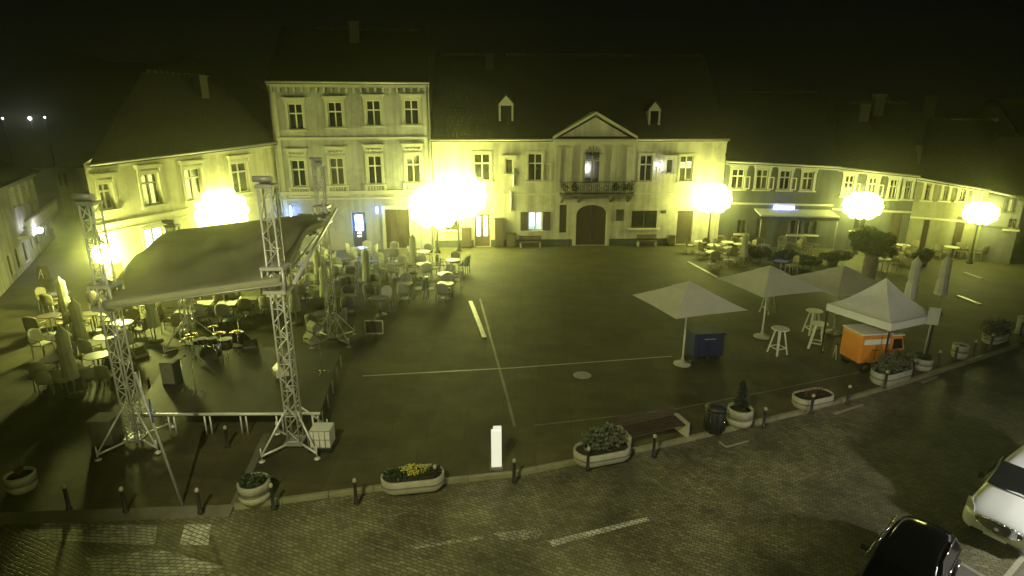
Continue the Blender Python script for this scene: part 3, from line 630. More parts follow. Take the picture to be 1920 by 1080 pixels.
# gabled house rising behind the row
A = AY(1800,300,58); B = AY(1935,300,50); f = Fac((A.x,A.y),(B.x,B.y)); root = thing('gabled_house', 'tall dark gabled house rising behind the far right end of the row', 'house', f.P(0,0))
zg = 7.6; q = MB(); um = f.L*.42; apx = 11.2
q.prism([f.P(0,0),f.P(f.L,0),f.P(f.L,zg-.5),f.P(um,apx-.3),f.P(um-1.3,apx-.3),f.P(0,zg)], -f.n*9); q.build('wall', M['trimg'], root)
q = MB()
for p0,p1 in ((f.P(-.3,zg-.1,.3),f.P(um-1.3,apx,.3)),(f.P(um-1.3,apx,.3),f.P(um,apx,.3)),(f.P(um,apx,.3),f.P(f.L+.3,zg-.7,.3))):
    q.prism([p0,p1,p1+Vector((0,0,.22)),p0+Vector((0,0,.22))], -f.n*9.6)
q.build('roof', M['roof'], root)
for (x,y) in ((1856,268),(1872,322)):
    u,z = f.uz(x,y); q = MB(); f.fb(q,u-.35,u+.35,z-.6,z+.6,.0,.05); w_ = q.build('window', M['trimg'], root); q = MB(); f.fb(q,u-.25,u+.25,z-.5,z+.5,.05,.06); q.build('pane', M['glass'], w_)
# roof hatch on the yellow row
p = AY(1796,303,45.5); q = MB(); q.box((p.x,p.y,p.z-.5), (.7,.6,1.2), .2); q.box((p.x,p.y,p.z+.15),(.85,.75,.12),.2); q.build('chimney', M['dull'], rfc)

# --- far left house with balcony -----------------------------------------------------
a_, b_ = G(-40,600), G(103,447); fF = Fac((a_.x,a_.y),(b_.x,b_.y)); root = thing('balcony_house', 'pale two storey house with terrace balcony across the side street on the left', 'house', fF.P(0,0))
uc_ = fF.uz(73,380)[0]; zF = fF.uz(72,318)[1]; zl = fF.uz(98,385)[1]-.35
ups = [hole(fF,*a) for a in ((18,28,345,392),(32,41,341,388),(45,54,338,384),(57,65,334,380))]
tall = [hole(fF,*a) for a in ((14,24,452,525),(29,39,448,512),(44,53,440,500),(57,64,432,470),(66,73,422,460),(82,87,415,446),(92,98,408,430))]
tall = [(h[0],h[1],max(h[2],.3),min(h[3],zl-.5)) for h in tall]
fF.wall([h for h in tall], 0, zl).build('wall', M['pale'], root)
mbw = fF.wall([(h[0],h[1],max(h[2],zl+.25),h[3]) for h in ups], 0, zF, zb=zl, uA=0, uB=uc_); mbw.build('upper_wall', M['pale'], root)
for h in ups: window(fF, root, (h[0],h[1],max(h[2],zl+.25),h[3]), gm='glassl', surround='trim', sill=False, cap=0)
for h in tall: window(fF, root, h, fm='wood', surround=None, sill=False, trans=.2)
q = MB(); fF.fb(q,uc_-.01,uc_,zl,zF,-7,0); fF.fb(q,0,fF.L,zl-.12,zl+.02,-7,-.33); fF.fb(q,fF.L-.01,fF.L,0,zl,-7,-.01); q.build('side_wall', M['cream'], root)
q = MB(); fF.fb(q,-.3,uc_+.35,zF,zF+.16,-7.3,.4); q.prism([fF.P(-.2,zF+.17,.2),fF.P(-.2,zF+.17,-7),fF.P(-.2,zF+1.7,-3.4)], fF.d*(uc_+.4)); q.build('roof', M['roof'], root)
q = MB(); fF.fb(q,0,uc_,zF-.3,zF-.01,.002,.22); q.build('cornice', M['trim'], root)
u0 = fF.uz(26,420)[0]; q = MB(); fF.fb(q,u0,fF.L+.2,zl-.1,zl+.08,.002,.7); bl = q.build('balcony', M['trim'], root)
q = MB(); fF.fb(q,u0,fF.L+.2,zl+.95,zl+1.08,.55,.68); fF.fb(q,u0,fF.L+.2,zl+.08,zl+.2,.56,.66)
for k in range(40): u = u0+.08+(fF.L-u0)*k/39; fF.fb(q,u,u+.09,zl+.2,zl+.95,.58,.64)
q.build('balustrade', M['trim'], bl)
u,z = fF.uz(42,434); p = fF.P(u,z,.95); t = thing('wall_lamp', 'round violet white wall lamp on the pale balcony house', 'wall lamp', fF.P(u,z-.2,.02)); MB().tube(fF.P(u,z+.22,.02),fF.P(u,z+.22,.95),.03).build('arm', M['black'], t); MB().sphere(p,.2,10,6).build('globe', LAMPV, t)
# dark house closing the side street
A = AY(104,330,62); B = AY(146,330,60); f = Fac((A.x,A.y),(B.x,B.y)); root = thing('street_end_house', 'dark unlit house closing the side street between the two left houses', 'house', f.P(0,0))
q = MB(); f.fb(q,0,f.L,0,5.0,-8,0); q.build('wall', M['dark_pl'], root)
q = MB(); q.prism([f.P(-.2,5.01,.3),f.P(-.2,5.01,-8.3),f.P(-.2,6.4,-4)], f.d*(f.L+.4)); q.build('roof', M['roof'], root)
for k in range(2): 
    q = MB(); f.fb(q,.5+k*1.1,1.1+k*1.1,3.1,4.4,.0,.05); w_ = q.build('window', M['dull'], root); q = MB(); f.fb(q,.58+k*1.1,1.02+k*1.1,3.2,4.3,.05,.06); q.build('pane', M['glass'], w_)

# ------------------------------------------------------------------ lamps
def street_lamp(px, py, Y, label, em=None, n=12, rad=.30, r=1.2, S=1.0, pos=None):
    p = pos or AY(px, py, Y); rad *= S; r *= S; t = thing('street_lamp', label, 'street lamp', (p.x,p.y,0), group='street lamps round the square')
    q = MB(); q.lathe((p.x,p.y,0), [(.22,0),(.22,.1),(.14,.2),(.12,.7),(.08,.8),(.06,1.4),(.05,p.z-.05),(.09,p.z+.02)], 10); q.build('post', M['lampm'], t)
    tiers = [(n, r, 0)]+([(n-1, r*.93, rad*1.35), (n-1, r*.93, -rad*1.35), (n//2+1, r*.6, rad*2.5), (n//2+1, r*.6, -rad*2.5)] if n > 5 else [])  # extra rings of globes added to build the glare round a lamp as a shape
    for (m_, rr, dz) in tiers:
        for k in range(m_):
            a = 2*PI*k/m_+.5; c = Vector((p.x+rr*math.cos(a), p.y+rr*math.sin(a), p.z+.1+dz)); q = MB(); q.path([(p.x,p.y,c.z-.35),(p.x+rr*.6*math.cos(a),p.y+rr*.6*math.sin(a),c.z-.2),(c.x,c.y,c.z)], .025, 6)
            arm = q.build('arm', M['lampm'], t); MB().sphere(c, rad, 12, 7).build('globe', em or LAMPB, arm)
    if n > 5: c = Vector((p.x,p.y,p.z+rad*3.2)); MB().sphere(c, rad*.8, 12, 7).build('globe', em or LAMPB, t)
    return t
street_lamp(402,400,38.0, 'dazzling lamp before the yellow house above the stage roof', S=1.4)
street_lamp(818,390,43.8, 'dazzling lamp in front of the wooden gate of the grey house', S=1.4)
street_lamp(858,370,44.4, 'dazzling lamp at the left end of the town hall', S=1.5)
street_lamp(1335,374,45.2, 'dazzling lamp at the right corner of the town hall')
street_lamp(1617,388,43.4, 'dazzling lamp behind the round dark tree', S=.9)
street_lamp(1838,402,40.4, 'dazzling lamp at the end of the flat pergola', S=.7)
def wall_globe(f, u, z, label, em, r=.2, out=.7):
    t = thing('wall_globe', label, 'wall lamp', f.P(u,z,.02)); q = MB(); q.path([f.P(u,z-.2,.0),f.P(u,z+.15,out*.5),f.P(u,z+r+.12,out)], .03); f.fb(q,u-.08,u+.08,z-.4,z,0,.03); q.build('bracket', M['lampm'], t)
    MB().sphere(f.P(u,z,out), r, 10, 6).build('globe', em, t); q = MB(); q.lathe(f.P(u,z+r,out), [(r*.7,0),(.03,.14)], 8); q.build('cap', M['lampm'], t)
z = 3.35; c = fL.P(-.55,z,.75); t = thing('wall_globe', 'dazzling wall lantern at the left corner of the yellow house', 'wall lamp', fL.P(0,z,0)); MB().path([fL.P(.05,z+.2,.02),fL.P(-.3,z+.85,.4),c+Vector((0,0,.55))], .04).build('bracket', M['lampm'], t)
MB().sphere(c, .5, 14, 9).build('globe', emat('corner_globe', YL, 330), t); MB().lathe(c+Vector((0,0,.5)), [(.3,0),(.05,.2)], 10).build('cap', M['lampm'], t)
u,z = fT.uz(1236,310); wall_globe(fT, u, z, 'small violet white reflection built as a lantern between the upper town hall windows', LAMPV, .1, .3)  # a reflection in the glass, built as a small glowing globe on the wall
t = thing('added_fill_light', 'added fill light on an unseen mast on the near side of the road', 'added_fill_light', (-6,-3,0)); q = MB(); q.tube((-6,-3,0),(-6,-3,16.8),.1); q.build('post', M['lampm'], t); q = MB(); q.box((-6,-3.3,17.2),(.9,.3,.6)); q.build('housing', M['black'], t)  # fill light added out of view to lift the parasol and tent tops
sl = bpy.data.lights.new('added_fill_lamp','SPOT'); sl.energy = 11500; sl.color = (1,.97,.55); sl.spot_size = math.radians(60); sl.spot_blend = .4; sl.shadow_soft_size = .12
so = bpy.data.objects.new('added_fill_lamp', sl); C.objects.link(so); so.location = (-6,-3,17); so.rotation_euler = Vector((7,31,-17)).to_track_quat('-Z','Y').to_euler()
# near lamps on the camera side of the road: what lights the road, cars and planters
street_lamp(0,0,0, 'lamp on the near side of the road opposite the stage', LAMPN, n=4, rad=.27, r=.5, pos=Vector((-3.6,1.6,4.3)))
street_lamp(0,0,0, 'white lamp on the near pavement beside the white van', LAMPW, n=1, rad=.2, r=.3, pos=Vector((14.0,9.3,2.9)))
HAZE = .0022
def translucent(m, k):
    nt = m.node_tree; b = nt.nodes['Principled BSDF']; o = [n for n in nt.nodes if n.type == 'OUTPUT_MATERIAL'][0]
    t = nt.nodes.new('ShaderNodeBsdfTranslucent'); mx = nt.nodes.new('ShaderNodeMixShader'); mx.inputs[0].default_value = k
    t.inputs['Color'].default_value = (.75,.75,.5,1)
    nt.links.new(b.outputs[0], mx.inputs[1]); nt.links.new(t.outputs[0], mx.inputs[2]); nt.links.new(mx.outputs[0], o.inputs['Surface'])
for k_, v_ in (('canvas',.55),('offw',.12),('tentc',.0),('dimcl',.12),('canvasl',.3)):
    if v_: translucent(M[k_], v_)
# ------------------------------------------------------------------ stage: truss towers
def truss_mast(q, base, h, w=.36, r=.028, step=.42, top=None):
    b = Vector(base); c4 = [(-w/2,-w/2),(w/2,-w/2),(w/2,w/2),(-w/2,w/2)]
    for x,y in c4: q.tube(b+Vector((x,y,0)), b+Vector((x,y,h)), r, n=6)
    n = int(h/step)
    for k in range(n):
        z0 = h*k/n; z1 = h*(k+1)/n
        for i in range(4):
            p, s = (c4[i], c4[(i+1)%4]) if k % 2 else (c4[(i+1)%4], c4[i])
            q.tube(b+Vector((p[0],p[1],z0)), b+Vector((s[0],s[1],z1)), r*.6, n=4, cap=False)
            if k % 2 == 0: q.tube(b+Vector((c4[i][0],c4[i][1],z0)), b+Vector((c4[(i+1)%4][0],c4[(i+1)%4][1],z0)), r*.6, n=4, cap=False)
def tower(p, h, zc, label, legs=True, rz=0.0):
    t = thing('truss_tower', label, 'truss tower', p, group='truss towers of the stage roof')
    q = MB(); truss_mast(q, p+Vector((0,0,.25)), h-.25); q.build('mast', M['alu'], t)
    q = MB(); b = p+Vector((0,0,h)); q.box(b+Vector((0,0,.05)), (.5,.42,.1)); q.box(b+Vector((0,0,.2)), (.3,.16,.2)); q.tube(b+Vector((-.26,-.2,.26)), b+Vector((.26,-.2,.26)), .09, n=10); q.build('hoist_head', M['steel'], t)
    q = MB(); b = p+Vector((0,0,zc))
    for z in (-.45,.25): q.box(b+Vector((0,0,z)), (.66,.66,.09))
    for x in (-.3,.3):
        for y in (-.3,.3): q.tube(b+Vector((x,y,-.45)), b+Vector((x,y,.25)), .035, n=6)
    for x in (-.3,.3): q.tube(b+Vector((x,-.3,-.35)), b+Vector((0,-.34,.1)), .03, n=5)
    q.build('sleeve_block', M['alu'], t)
    if legs:
        q = MB(); q.box(p+Vector((0,0,.2)), (.55,.55,.1)); q.build('base_block', M['steel'], t)
        for k in range(4):
            a = PI/4+PI/2*k+rz; e = p+Vector((1.15*math.cos(a),1.15*math.sin(a),.1))
            q = MB(); q.tube(p+Vector((0,0,.2)), e+Vector((0,0,.08)), .035, n=6); q.tube(p+Vector((.2*math.cos(a),.2*math.sin(a),1.35)), e+Vector((0,0,.1)), .032, n=6); q.tube(e, e+Vector((0,0,.35)), .022, n=6); q.lathe((e.x,e.y,.0),[(.1,0),(.1,.02),(.03,.05)],10)
            q.build('outrigger', M['alu'], t)
    return t
T1, T2, T3, T4 = G(258,830), G(556,836), G(626,640), Vector((-14.4,24.6,0))
tower(T1, 7.6, 5.0, 'front truss tower at the left end of the stage', rz=.25)
tower(T2, 8.1, 5.6, 'tall front truss tower at the right end of the stage', rz=.1)
tower(T3, 8.0, 6.0, 'rear truss tower at the back right corner of the stage roof', rz=.1)
tower(T4, 5.5, 4.7, 'rear truss tower at the back left corner of the stage roof', rz=.1)
# roof: sagging canvas over ridge and edge trusses
t = thing('stage_roof', 'sagging grey green canvas roof hung between the four truss towers', 'stage roof', (T1+T2+T3+T4)/4)
cz = [T1+Vector((.15,-.45,4.85)), T2+Vector((.25,-.5,5.65)), T3+Vector((.35,.3,6.0)), T4+Vector((-.3,.3,5.3))]
rng = random.Random(5); nu, nv = 26, 22; vs = []
def roofp(a, b):
    p = (cz[0]*(1-a)+cz[1]*a)*(1-b)+(cz[3]*(1-a)+cz[2]*a)*b
    ridge = .42*(1-abs(b-.42)/(.42 if b < .42 else .58))
    sag = -.22*math.sin(a*PI)*math.sin(b*PI)
    fold = .09*math.sin(a*23+b*9)*math.sin(b*PI)+.13*math.sin(a*9-b*14+1)*math.sin(b*PI)*math.sin(a*PI)
    return p+Vector((0,0,ridge+sag+fold))
for j in range(nv+1):
    for i in range(nu+1): vs.append(roofp(i/nu, j/nv))
q = MB(); q.add(vs, [(j*(nu+1)+i, j*(nu+1)+i+1, (j+1)*(nu+1)+i+1, (j+1)*(nu+1)+i) for j in range(nv) for i in range(nu)], True)
ob = q.build('canvas', M['canvas'], t); sm_ = ob.modifiers.new('s','SOLIDIFY'); sm_.thickness = .012
q = MB()
for side in ([(i/nu,0) for i in range(nu+1)], [(1,j/nv) for j in range(nv+1)]):
    P_ = [roofp(*s) for s in side]; k = len(P_)
    q.add([p+Vector((0,-.02,.01)) for p in P_]+[p+Vector((0,-.02,-.24-.03*math.sin(i*2.1))) for i, p in enumerate(P_)], [(i,i+1,k+i+1,k+i) for i in range(k-1)], True)
ob = q.build('valance', M['canvasl'], t); sm_ = ob.modifiers.new('s','SOLIDIFY'); sm_.thickness = .01
def truss_beam(q, a, b, w=.3, r=.026):
    a = Vector(a); b = Vector(b); d = (b-a).normalized(); s = d.cross(Vector((0,0,1))).normalized()*w/2; u = Vector((0,0,w/2))
    c4 = [s+u, -s+u, -s-u, s-u]; n = max(2,int((b-a).length/.4))
    for c in c4: q.tube(a+c, b+c, r, n=5)
    for k in range(n):
        p0 = a+(b-a)*k/n; p1 = a+(b-a)*(k+1)/n
        for i in range(4): q.tube(p0+c4[i], p1+c4[(i+1)%4], r*.6, n=4, cap=False)
for a, b in ((0,1),(1,2),(2,3),(3,0)):
    q = MB(); dn = Vector((0,0,-.2)); q.tube(cz[a]+dn, cz[b]+dn, .035, n=8); q.build('roof_beam', M['alu'], t)
q = MB(); p0 = cz[1]+Vector((.35,.2,-.2)); p1 = cz[2]+Vector((.25,-.2,.15)); q.tube(p0,p1,.06,n=8)
for k in (.55,.78): c = p0+(p1-p0)*k; q.tube(c,c+Vector((-.3,-.15,.05)),.03); q.sphere(c+Vector((-.35,-.18,.07)),.1,8,6)
q.build('edge_rail', M['alu'], t)
# deck on paired legs
dz = .78; D = [G(243,776,dz), G(600,774,dz), G(640,655,dz), G(345,648,dz)]
t = thing('stage_deck', 'low dark stage deck on paired legs between the truss towers', 'stage', (D[0]+D[1]+D[2]+D[3])/4-Vector((0,0,dz)))
q = MB(); q.poly([(p.x,p.y) for p in D], dz-.1, .1); q.build('deck_board', M['deck'], t)
q = MB()
q.tube(D[0]+Vector((0,0,-.03)), D[1]+Vector((0,0,-.03)), .05, n=6)
q.build('edge_frame', M['alu'], t)
for k in range(6):
    a = D[0]+(D[1]-D[0])*(.02+k*.19); 
    for s in (-.09,.09): q = MB(); q.tube((a.x+s,a.y+.03,0),(a.x+s,a.y+.03,dz-.1),.028,n=6); q.build('leg', M['alu'], t)
for k in range(5):
    a = D[1]+(D[2]-D[1])*(.1+k*.22); q = MB(); q.tube((a.x-.05,a.y,0),(a.x-.05,a.y,dz-.1),.028,n=6); q.build('leg', M['alu'], t)
# ballast blocks
p = G(204,828); q = MB(); q.box((p.x,p.y,.4),(.68,.6,.8)); q.box((p.x,p.y,.84),(.74,.66,.08)); b = q.build('ballast_block', M['concd'], bevel=.03); tag(b,'dull grey ballast block behind the left front tower leg','ballast block')
p = G(607,840); q = MB(); q.box((p.x,p.y,.1),(.72,.66,.12)); b = thing('ballast_tank','bright white ballast tank beside the right front tower','ballast tank',p); q.build('pallet', M['black'], b)
q = MB(); q.box((p.x,p.y,.46),(.64,.58,.6)); o = q.build('tank', M['tentc'], b, bevel=.05); q = MB()
for k in range(5): q.tube((p.x-.34+.17*k,p.y-.32,.16),(p.x-.34+.17*k,p.y-.32,.78),.012,n=4)
for z in (.2,.47,.77): q.tube((p.x-.34,p.y-.32,z),(p.x+.34,p.y-.32,z),.012,n=4)
q.build('cage', M['steel'], b)
# drum kit
p = G(402,672,dz); t = thing('drum_kit', 'drum kit with shining cymbals standing on the stage deck', 'drum kit', p)
def rp(a, r, z): return p+Vector((r*math.cos(a), r*math.sin(a), z))
q = MB(); c = rp(-1.57,.1,.32); q.tube(c+Vector((0,-.25,0)), c+Vector((0,.2,0)), .32, n=20); o = q.build('bass_drum', M['drumsh'], t); q = MB(); q.tube(c+Vector((0,-.27,0)),c+Vector((0,-.25,0)),.34,n=20); q.build('hoop', M['chrome'], o)
for a, r_, z, rad, h in ((-2.2,.35,.75,.17,.2),(-1.0,.35,.75,.17,.22),(-.1,.6,.45,.22,.4),(3.0,.6,.6,.19,.16)):
    c = rp(a,r_,z); q = MB(); q.tube(c,c+Vector((0,0,h)),rad,n=16); o = q.build('drum', M['drumsh'], t); q = MB(); q.tube(c+Vector((0,0,h)),c+Vector((0,0,h+.015)),rad+.012,n=16); q.build('drum_head', M['signw'], o)
    q = MB(); q.tube((c.x,c.y,dz),(c.x,c.y,c.z),.015,n=5); q.build('stand', M['chrome'], o)
for a, r_, z, rad in ((-2.6,.65,1.15,.22),(-.6,.65,1.2,.24),(.2,.95,1.05,.26),(3.4,.8,.95,.19),(1.9,.7,1.1,.2)):
    c = rp(a,r_,z); q = MB(); q.lathe(c,[(rad,0),(rad*.3,.02),(.03,.05)],18); o = q.build('cymbal', M['brass'], t); q = MB(); q.tube((c.x,c.y,dz),(c.x,c.y,c.z),.014,n=5)
    for k in range(3): q.tube((c.x,c.y,dz+.3),(c.x+.22*math.cos(k*2.1),c.y+.22*math.sin(k*2.1),dz+.02),.012,n=4)
    q.build('stand', M['chrome'], o)
q = MB(); c = rp(1.57,.6,.5); q.lathe(c,[(.17,-.05),(.19,0),(.17,.06)],14); q.tube((c.x,c.y,dz),(c.x,c.y,c.z-.05),.02,n=5); q.build('stool', M['black'], t)
def mic(px, py, h, label, lean=.35, z=dz):
    p = G(px,py,z); t = thing('microphone_stand', label, 'microphone stand', p, group='microphone stands'); q = MB(); q.tube(p,p+Vector((0,0,h)),.014,n=5)
    for k in range(3): q.tube(p+Vector((0,0,.12)),p+Vector((.28*math.cos(k*2.1+.4),.28*math.sin(k*2.1+.4),.01)),.013,n=4)
    q.build('pole', M['chrome'], t); q = MB(); q.tube(p+Vector((0,0,h)),p+Vector((lean,-.3,h+.3)),.012,n=4); bo = q.build('boom', M['chrome'], t); q = MB(); q.tube(p+Vector((lean,-.3,h+.3)),p+Vector((lean*1.25,-.38,h+.33)),.028,n=8); q.build('microphone', M['black'], bo)
mic(347,733,1.15,'left one of the two tall microphone stands left of the drum kit front')
mic(368,738,1.2,'right one of the two tall microphone stands before the drum kit')
mic(545,720,1.1,'microphone stand close behind the right front truss tower')
mic(604,700,1.2,'microphone stand at the right edge of the stage deck',-.3)
mic(452,655,1.2,'microphone stand just right of the drum kit')
def wedge(px, py, rz, label, s=1.0, z=dz, m='black'):
    p = G(px,py,z); t = thing('monitor_speaker', label, 'loudspeaker', p, rz, 'monitor speakers on the stage', world=False); q = MB(); w = .55*s
    q.prism([(-w/2,-.22*s,0),(-w/2,.25*s,0),(-w/2,.25*s,.22*s),(-w/2,.05*s,.40*s),(-w/2,-.22*s,.1*s)],(w,0,0)); q.build('cabinet', M[m], t)
    q = MB(); q.prism([(-w*.42,-.205*s,.135*s),(-w*.42,.035*s,.40*s),(-w*.42,.02*s,.415*s),(-w*.42,-.22*s,.15*s)],(w*.84,0,0)); q.build('speaker_grille', M['concd'], t)
wedge(470,655,.3,'wedge monitor speaker right of the drum kit')
wedge(452,640,2.9,'wedge monitor speaker behind the drum kit, beside the bright ground')
wedge(528,702,2.2,'wedge monitor speaker behind the right front truss tower', m='tabt')
wedge(585,640,2.4,'pale wedge speaker at the right deck edge, nearer one of a pair', m='tabt')
wedge(590,618,2.4,'pale wedge speaker at the right deck edge, farther one of a pair', m='tabt')
wedge(262,668,1.0,'pale wedge speaker lying left of the stage deck', m='tabt', z=0)
p = G(325,720,dz); t = thing('loudspeaker','upright black loudspeaker standing at the left of the stage deck','loudspeaker',p)
q = MB(); q.box(p+Vector((0,0,.45)),(.5,.45,.9)); q.build('cabinet', M['black'], t, bevel=.02); q = MB(); q.box(p+Vector((0,-.235,.5)),(.42,.02,.75)); q.build('speaker_grille', M['concd'], t)
# pale panels built in place of the lit ground behind the stage
for i,(x0,y0,x1,y1,lab) in enumerate(((307,555,342,612,'pale upright panel standing in for lit ground beside the rear of the stage, left one'),(455,542,494,590,'pale panel standing in for lit ground behind the drum kit near the rear truss'))):
    a = G(x0,y1); b = G(x1,y1-6); q = MB(); q.box(((a.x+b.x)/2,(a.y+b.y)/2,.8),((b-a).length,.05,1.6)); q.box(((a.x+b.x)/2,(a.y+b.y)/2+.1,.04),((b-a).length*.8,.5,.08)); tag(q.build('lit_ground_panel', M['tabt']),lab,'board')

# ------------------------------------------------------------------ signs
def round_sign(q_, c, r_, nrm, m1, name, par):
    q = MB(); n = Vector(nrm).normalized(); q.tube(c-n*.012, c+n*.012, r_, n=24); o = q.build(name, M[m1], par); return o
p = G(342,947); t = thing('traffic_sign','tall leaning sign pole with a round blue plate before the stage','traffic sign',p)
top = p+Vector((-.75,.25,3.75)); q = MB(); q.tube(p,top,.035,n=8); q.build('pole', M['steel'], t)
nr = Vector((.80,.50,.0)); c = p+(top-p)*.72; o = round_sign(None, c+nr*.05, .32, nr, 'signb', 'round_plate', t)
q = MB(); n = nr.normalized(); s = n.cross(Vector((0,0,1))); c2 = c+nr*.065
q.add([c2+s*x+Vector((0,0,z)) for x,z in ((-.05,-.2),(.05,-.2),(.05,.05),(.13,.05),(0,.22),(-.13,.05),(-.05,.05))],[(0,1,2,3,4,5,6)]); q.build('arrow', M['signw'], o)
c = p+(top-p)*.93; q = MB(); q.tube(c-nr*.0+nr*.04, c+nr*.06, .3, n=3); o = q.build('triangle_plate', M['signw'], t)
p = G(1725,692); t = thing('parking_sign','grey rectangular sign plate on a thin leaning pole right of the white tent','sign',p); q = MB(); q.tube(p,p+Vector((.1,.05,2.65)),.025,n=8); q.build('pole', M['steel'], t); q = MB(); q.box(p+Vector((.1,.0,2.3)),(.42,.03,.72),-.35); q.build('plate', M['dimcl'], t, bevel=.01)
p = G(931,877); t = thing('info_pillar','bright white narrow information pillar standing alone near the kerb','information pillar',p); q = MB(); q.box(p+Vector((0,0,.03)),(.4,.3,.06)); q.build('base', M['concd'], t); q = MB(); q.box(p+Vector((0,0,.66)),(.3,.12,1.2),.1); q.box(p+Vector((.03,0,1.32)),(.24,.1,.1),.1); q.build('panel', emat('pillar_light',(1,1,.82),.55), t, bevel=.01)
p = G(84,527); t = thing('sandwich_board','small sandwich board standing in the side street','sandwich board',p); q = MB()
for s in (-1,1): q.prism([p+Vector((-.28,s*.22,0)),p+Vector((.28,s*.22,0)),p+Vector((.28,s*.03,1.0)),p+Vector((-.28,s*.03,1.0))],(0,.03,0)); 
q.build('panel', M['wood'], t); q = MB(); cc = p+Vector((0,-.155,.5))
for a_,b_ in (((-.16,-.3),(0,.3)),((.16,-.3),(0,.3)),((-.08,0),(.08,0))): q.tube(cc+Vector((a_[0],-a_[1]*-.2-.02,a_[1])),cc+Vector((b_[0],b_[1]*.2-.02,b_[1])),.022,n=4)
q.build('letter', M['signw'], t)
p = G(702,628); t = thing('menu_frame','empty pale framed board standing low in the middle of the square','board',p); q = MB()
for (x0,z0,x1,z1) in ((-.42,.08,.42,.08),(-.42,.72,.42,.72),(-.42,.08,-.42,.72),(.42,.08,.42,.72)): q.tube(p+Vector((x0,0,z0)),p+Vector((x1,0,z1)),.035,n=5)
q.build('frame', M['offw'], t); q = MB(); q.box(p+Vector((0,.02,.4)),(.78,.02,.6)); q.build('board', M['doorw'], t); q = MB(); [q.tube(p+Vector((x,0,.7)),p+Vector((x,.35,.0)),.02,n=4) for x in (-.38,.38)]; q.build('leg', M['wood'], t)

# ------------------------------------------------------------------ bollards, bins, bench, planters
def mk_bollard():
    t = thing('bollard','','bollard',world=False); q = MB(); q.lathe((0,0,0),[(.075,0),(.075,.04),(.05,.07),(.045,.62),(.055,.64)],10); q.build('post', M['black'], t); q = MB(); q.lathe((0,0,.64),[(.05,0),(.058,.03),(.05,.08),(.02,.11)],10); q.build('cap', M['conc'], t); return t
bol = Proto(mk_bollard)
BL = [((130,954),'leftmost bollard of the kerb row, right of the far left round planter'),((236,959),'second bollard from the left, below the left truss tower'),((376,961),'bollard just right of the foot of the leaning sign pole'),
 ((513,952),'bollard touching the right side of the round planter by the raised corner'),((668,942),'bollard left of the flowering oval planter'),((817,915),'bollard in front of the right end of the flowering oval planter'),
 ((964,903),'bollard right of the white information pillar'),((1102,880),'bollard at the left end of the bushy planter'),((1225,855),'bollard in front of the bench'),((1431,801),'bollard right of the round planter with the small conifer'),
 ((1520,775),'bollard in front of the low oval planter'),((1588,757),'bollard between the low oval planter and the tent'),((1658,728),'bollard before the long planter under the tent'),((1709,705),'bollard between the long planter and the grey sign pole'),
 ((1757,688),'bollard right of the grey sign pole'),((1790,676),'bollard beside the cylindrical planter at the right'),((1824,668),'bollard between the two planters at the far right'),((1856,655),'bollard before the far right oval planter'),((1887,640),'bollard near the right edge of the picture by the dark bin'),((1912,628),'last bollard at the right edge by the small pale bin'),
 ((283,741),'bollard between the sign pole and the left truss tower'),((427,838),'short bollard standing alone before the stage front')]
for (x,y),lab in BL: bol.put(G(x,y),0,lab,'black bollards with pale caps')
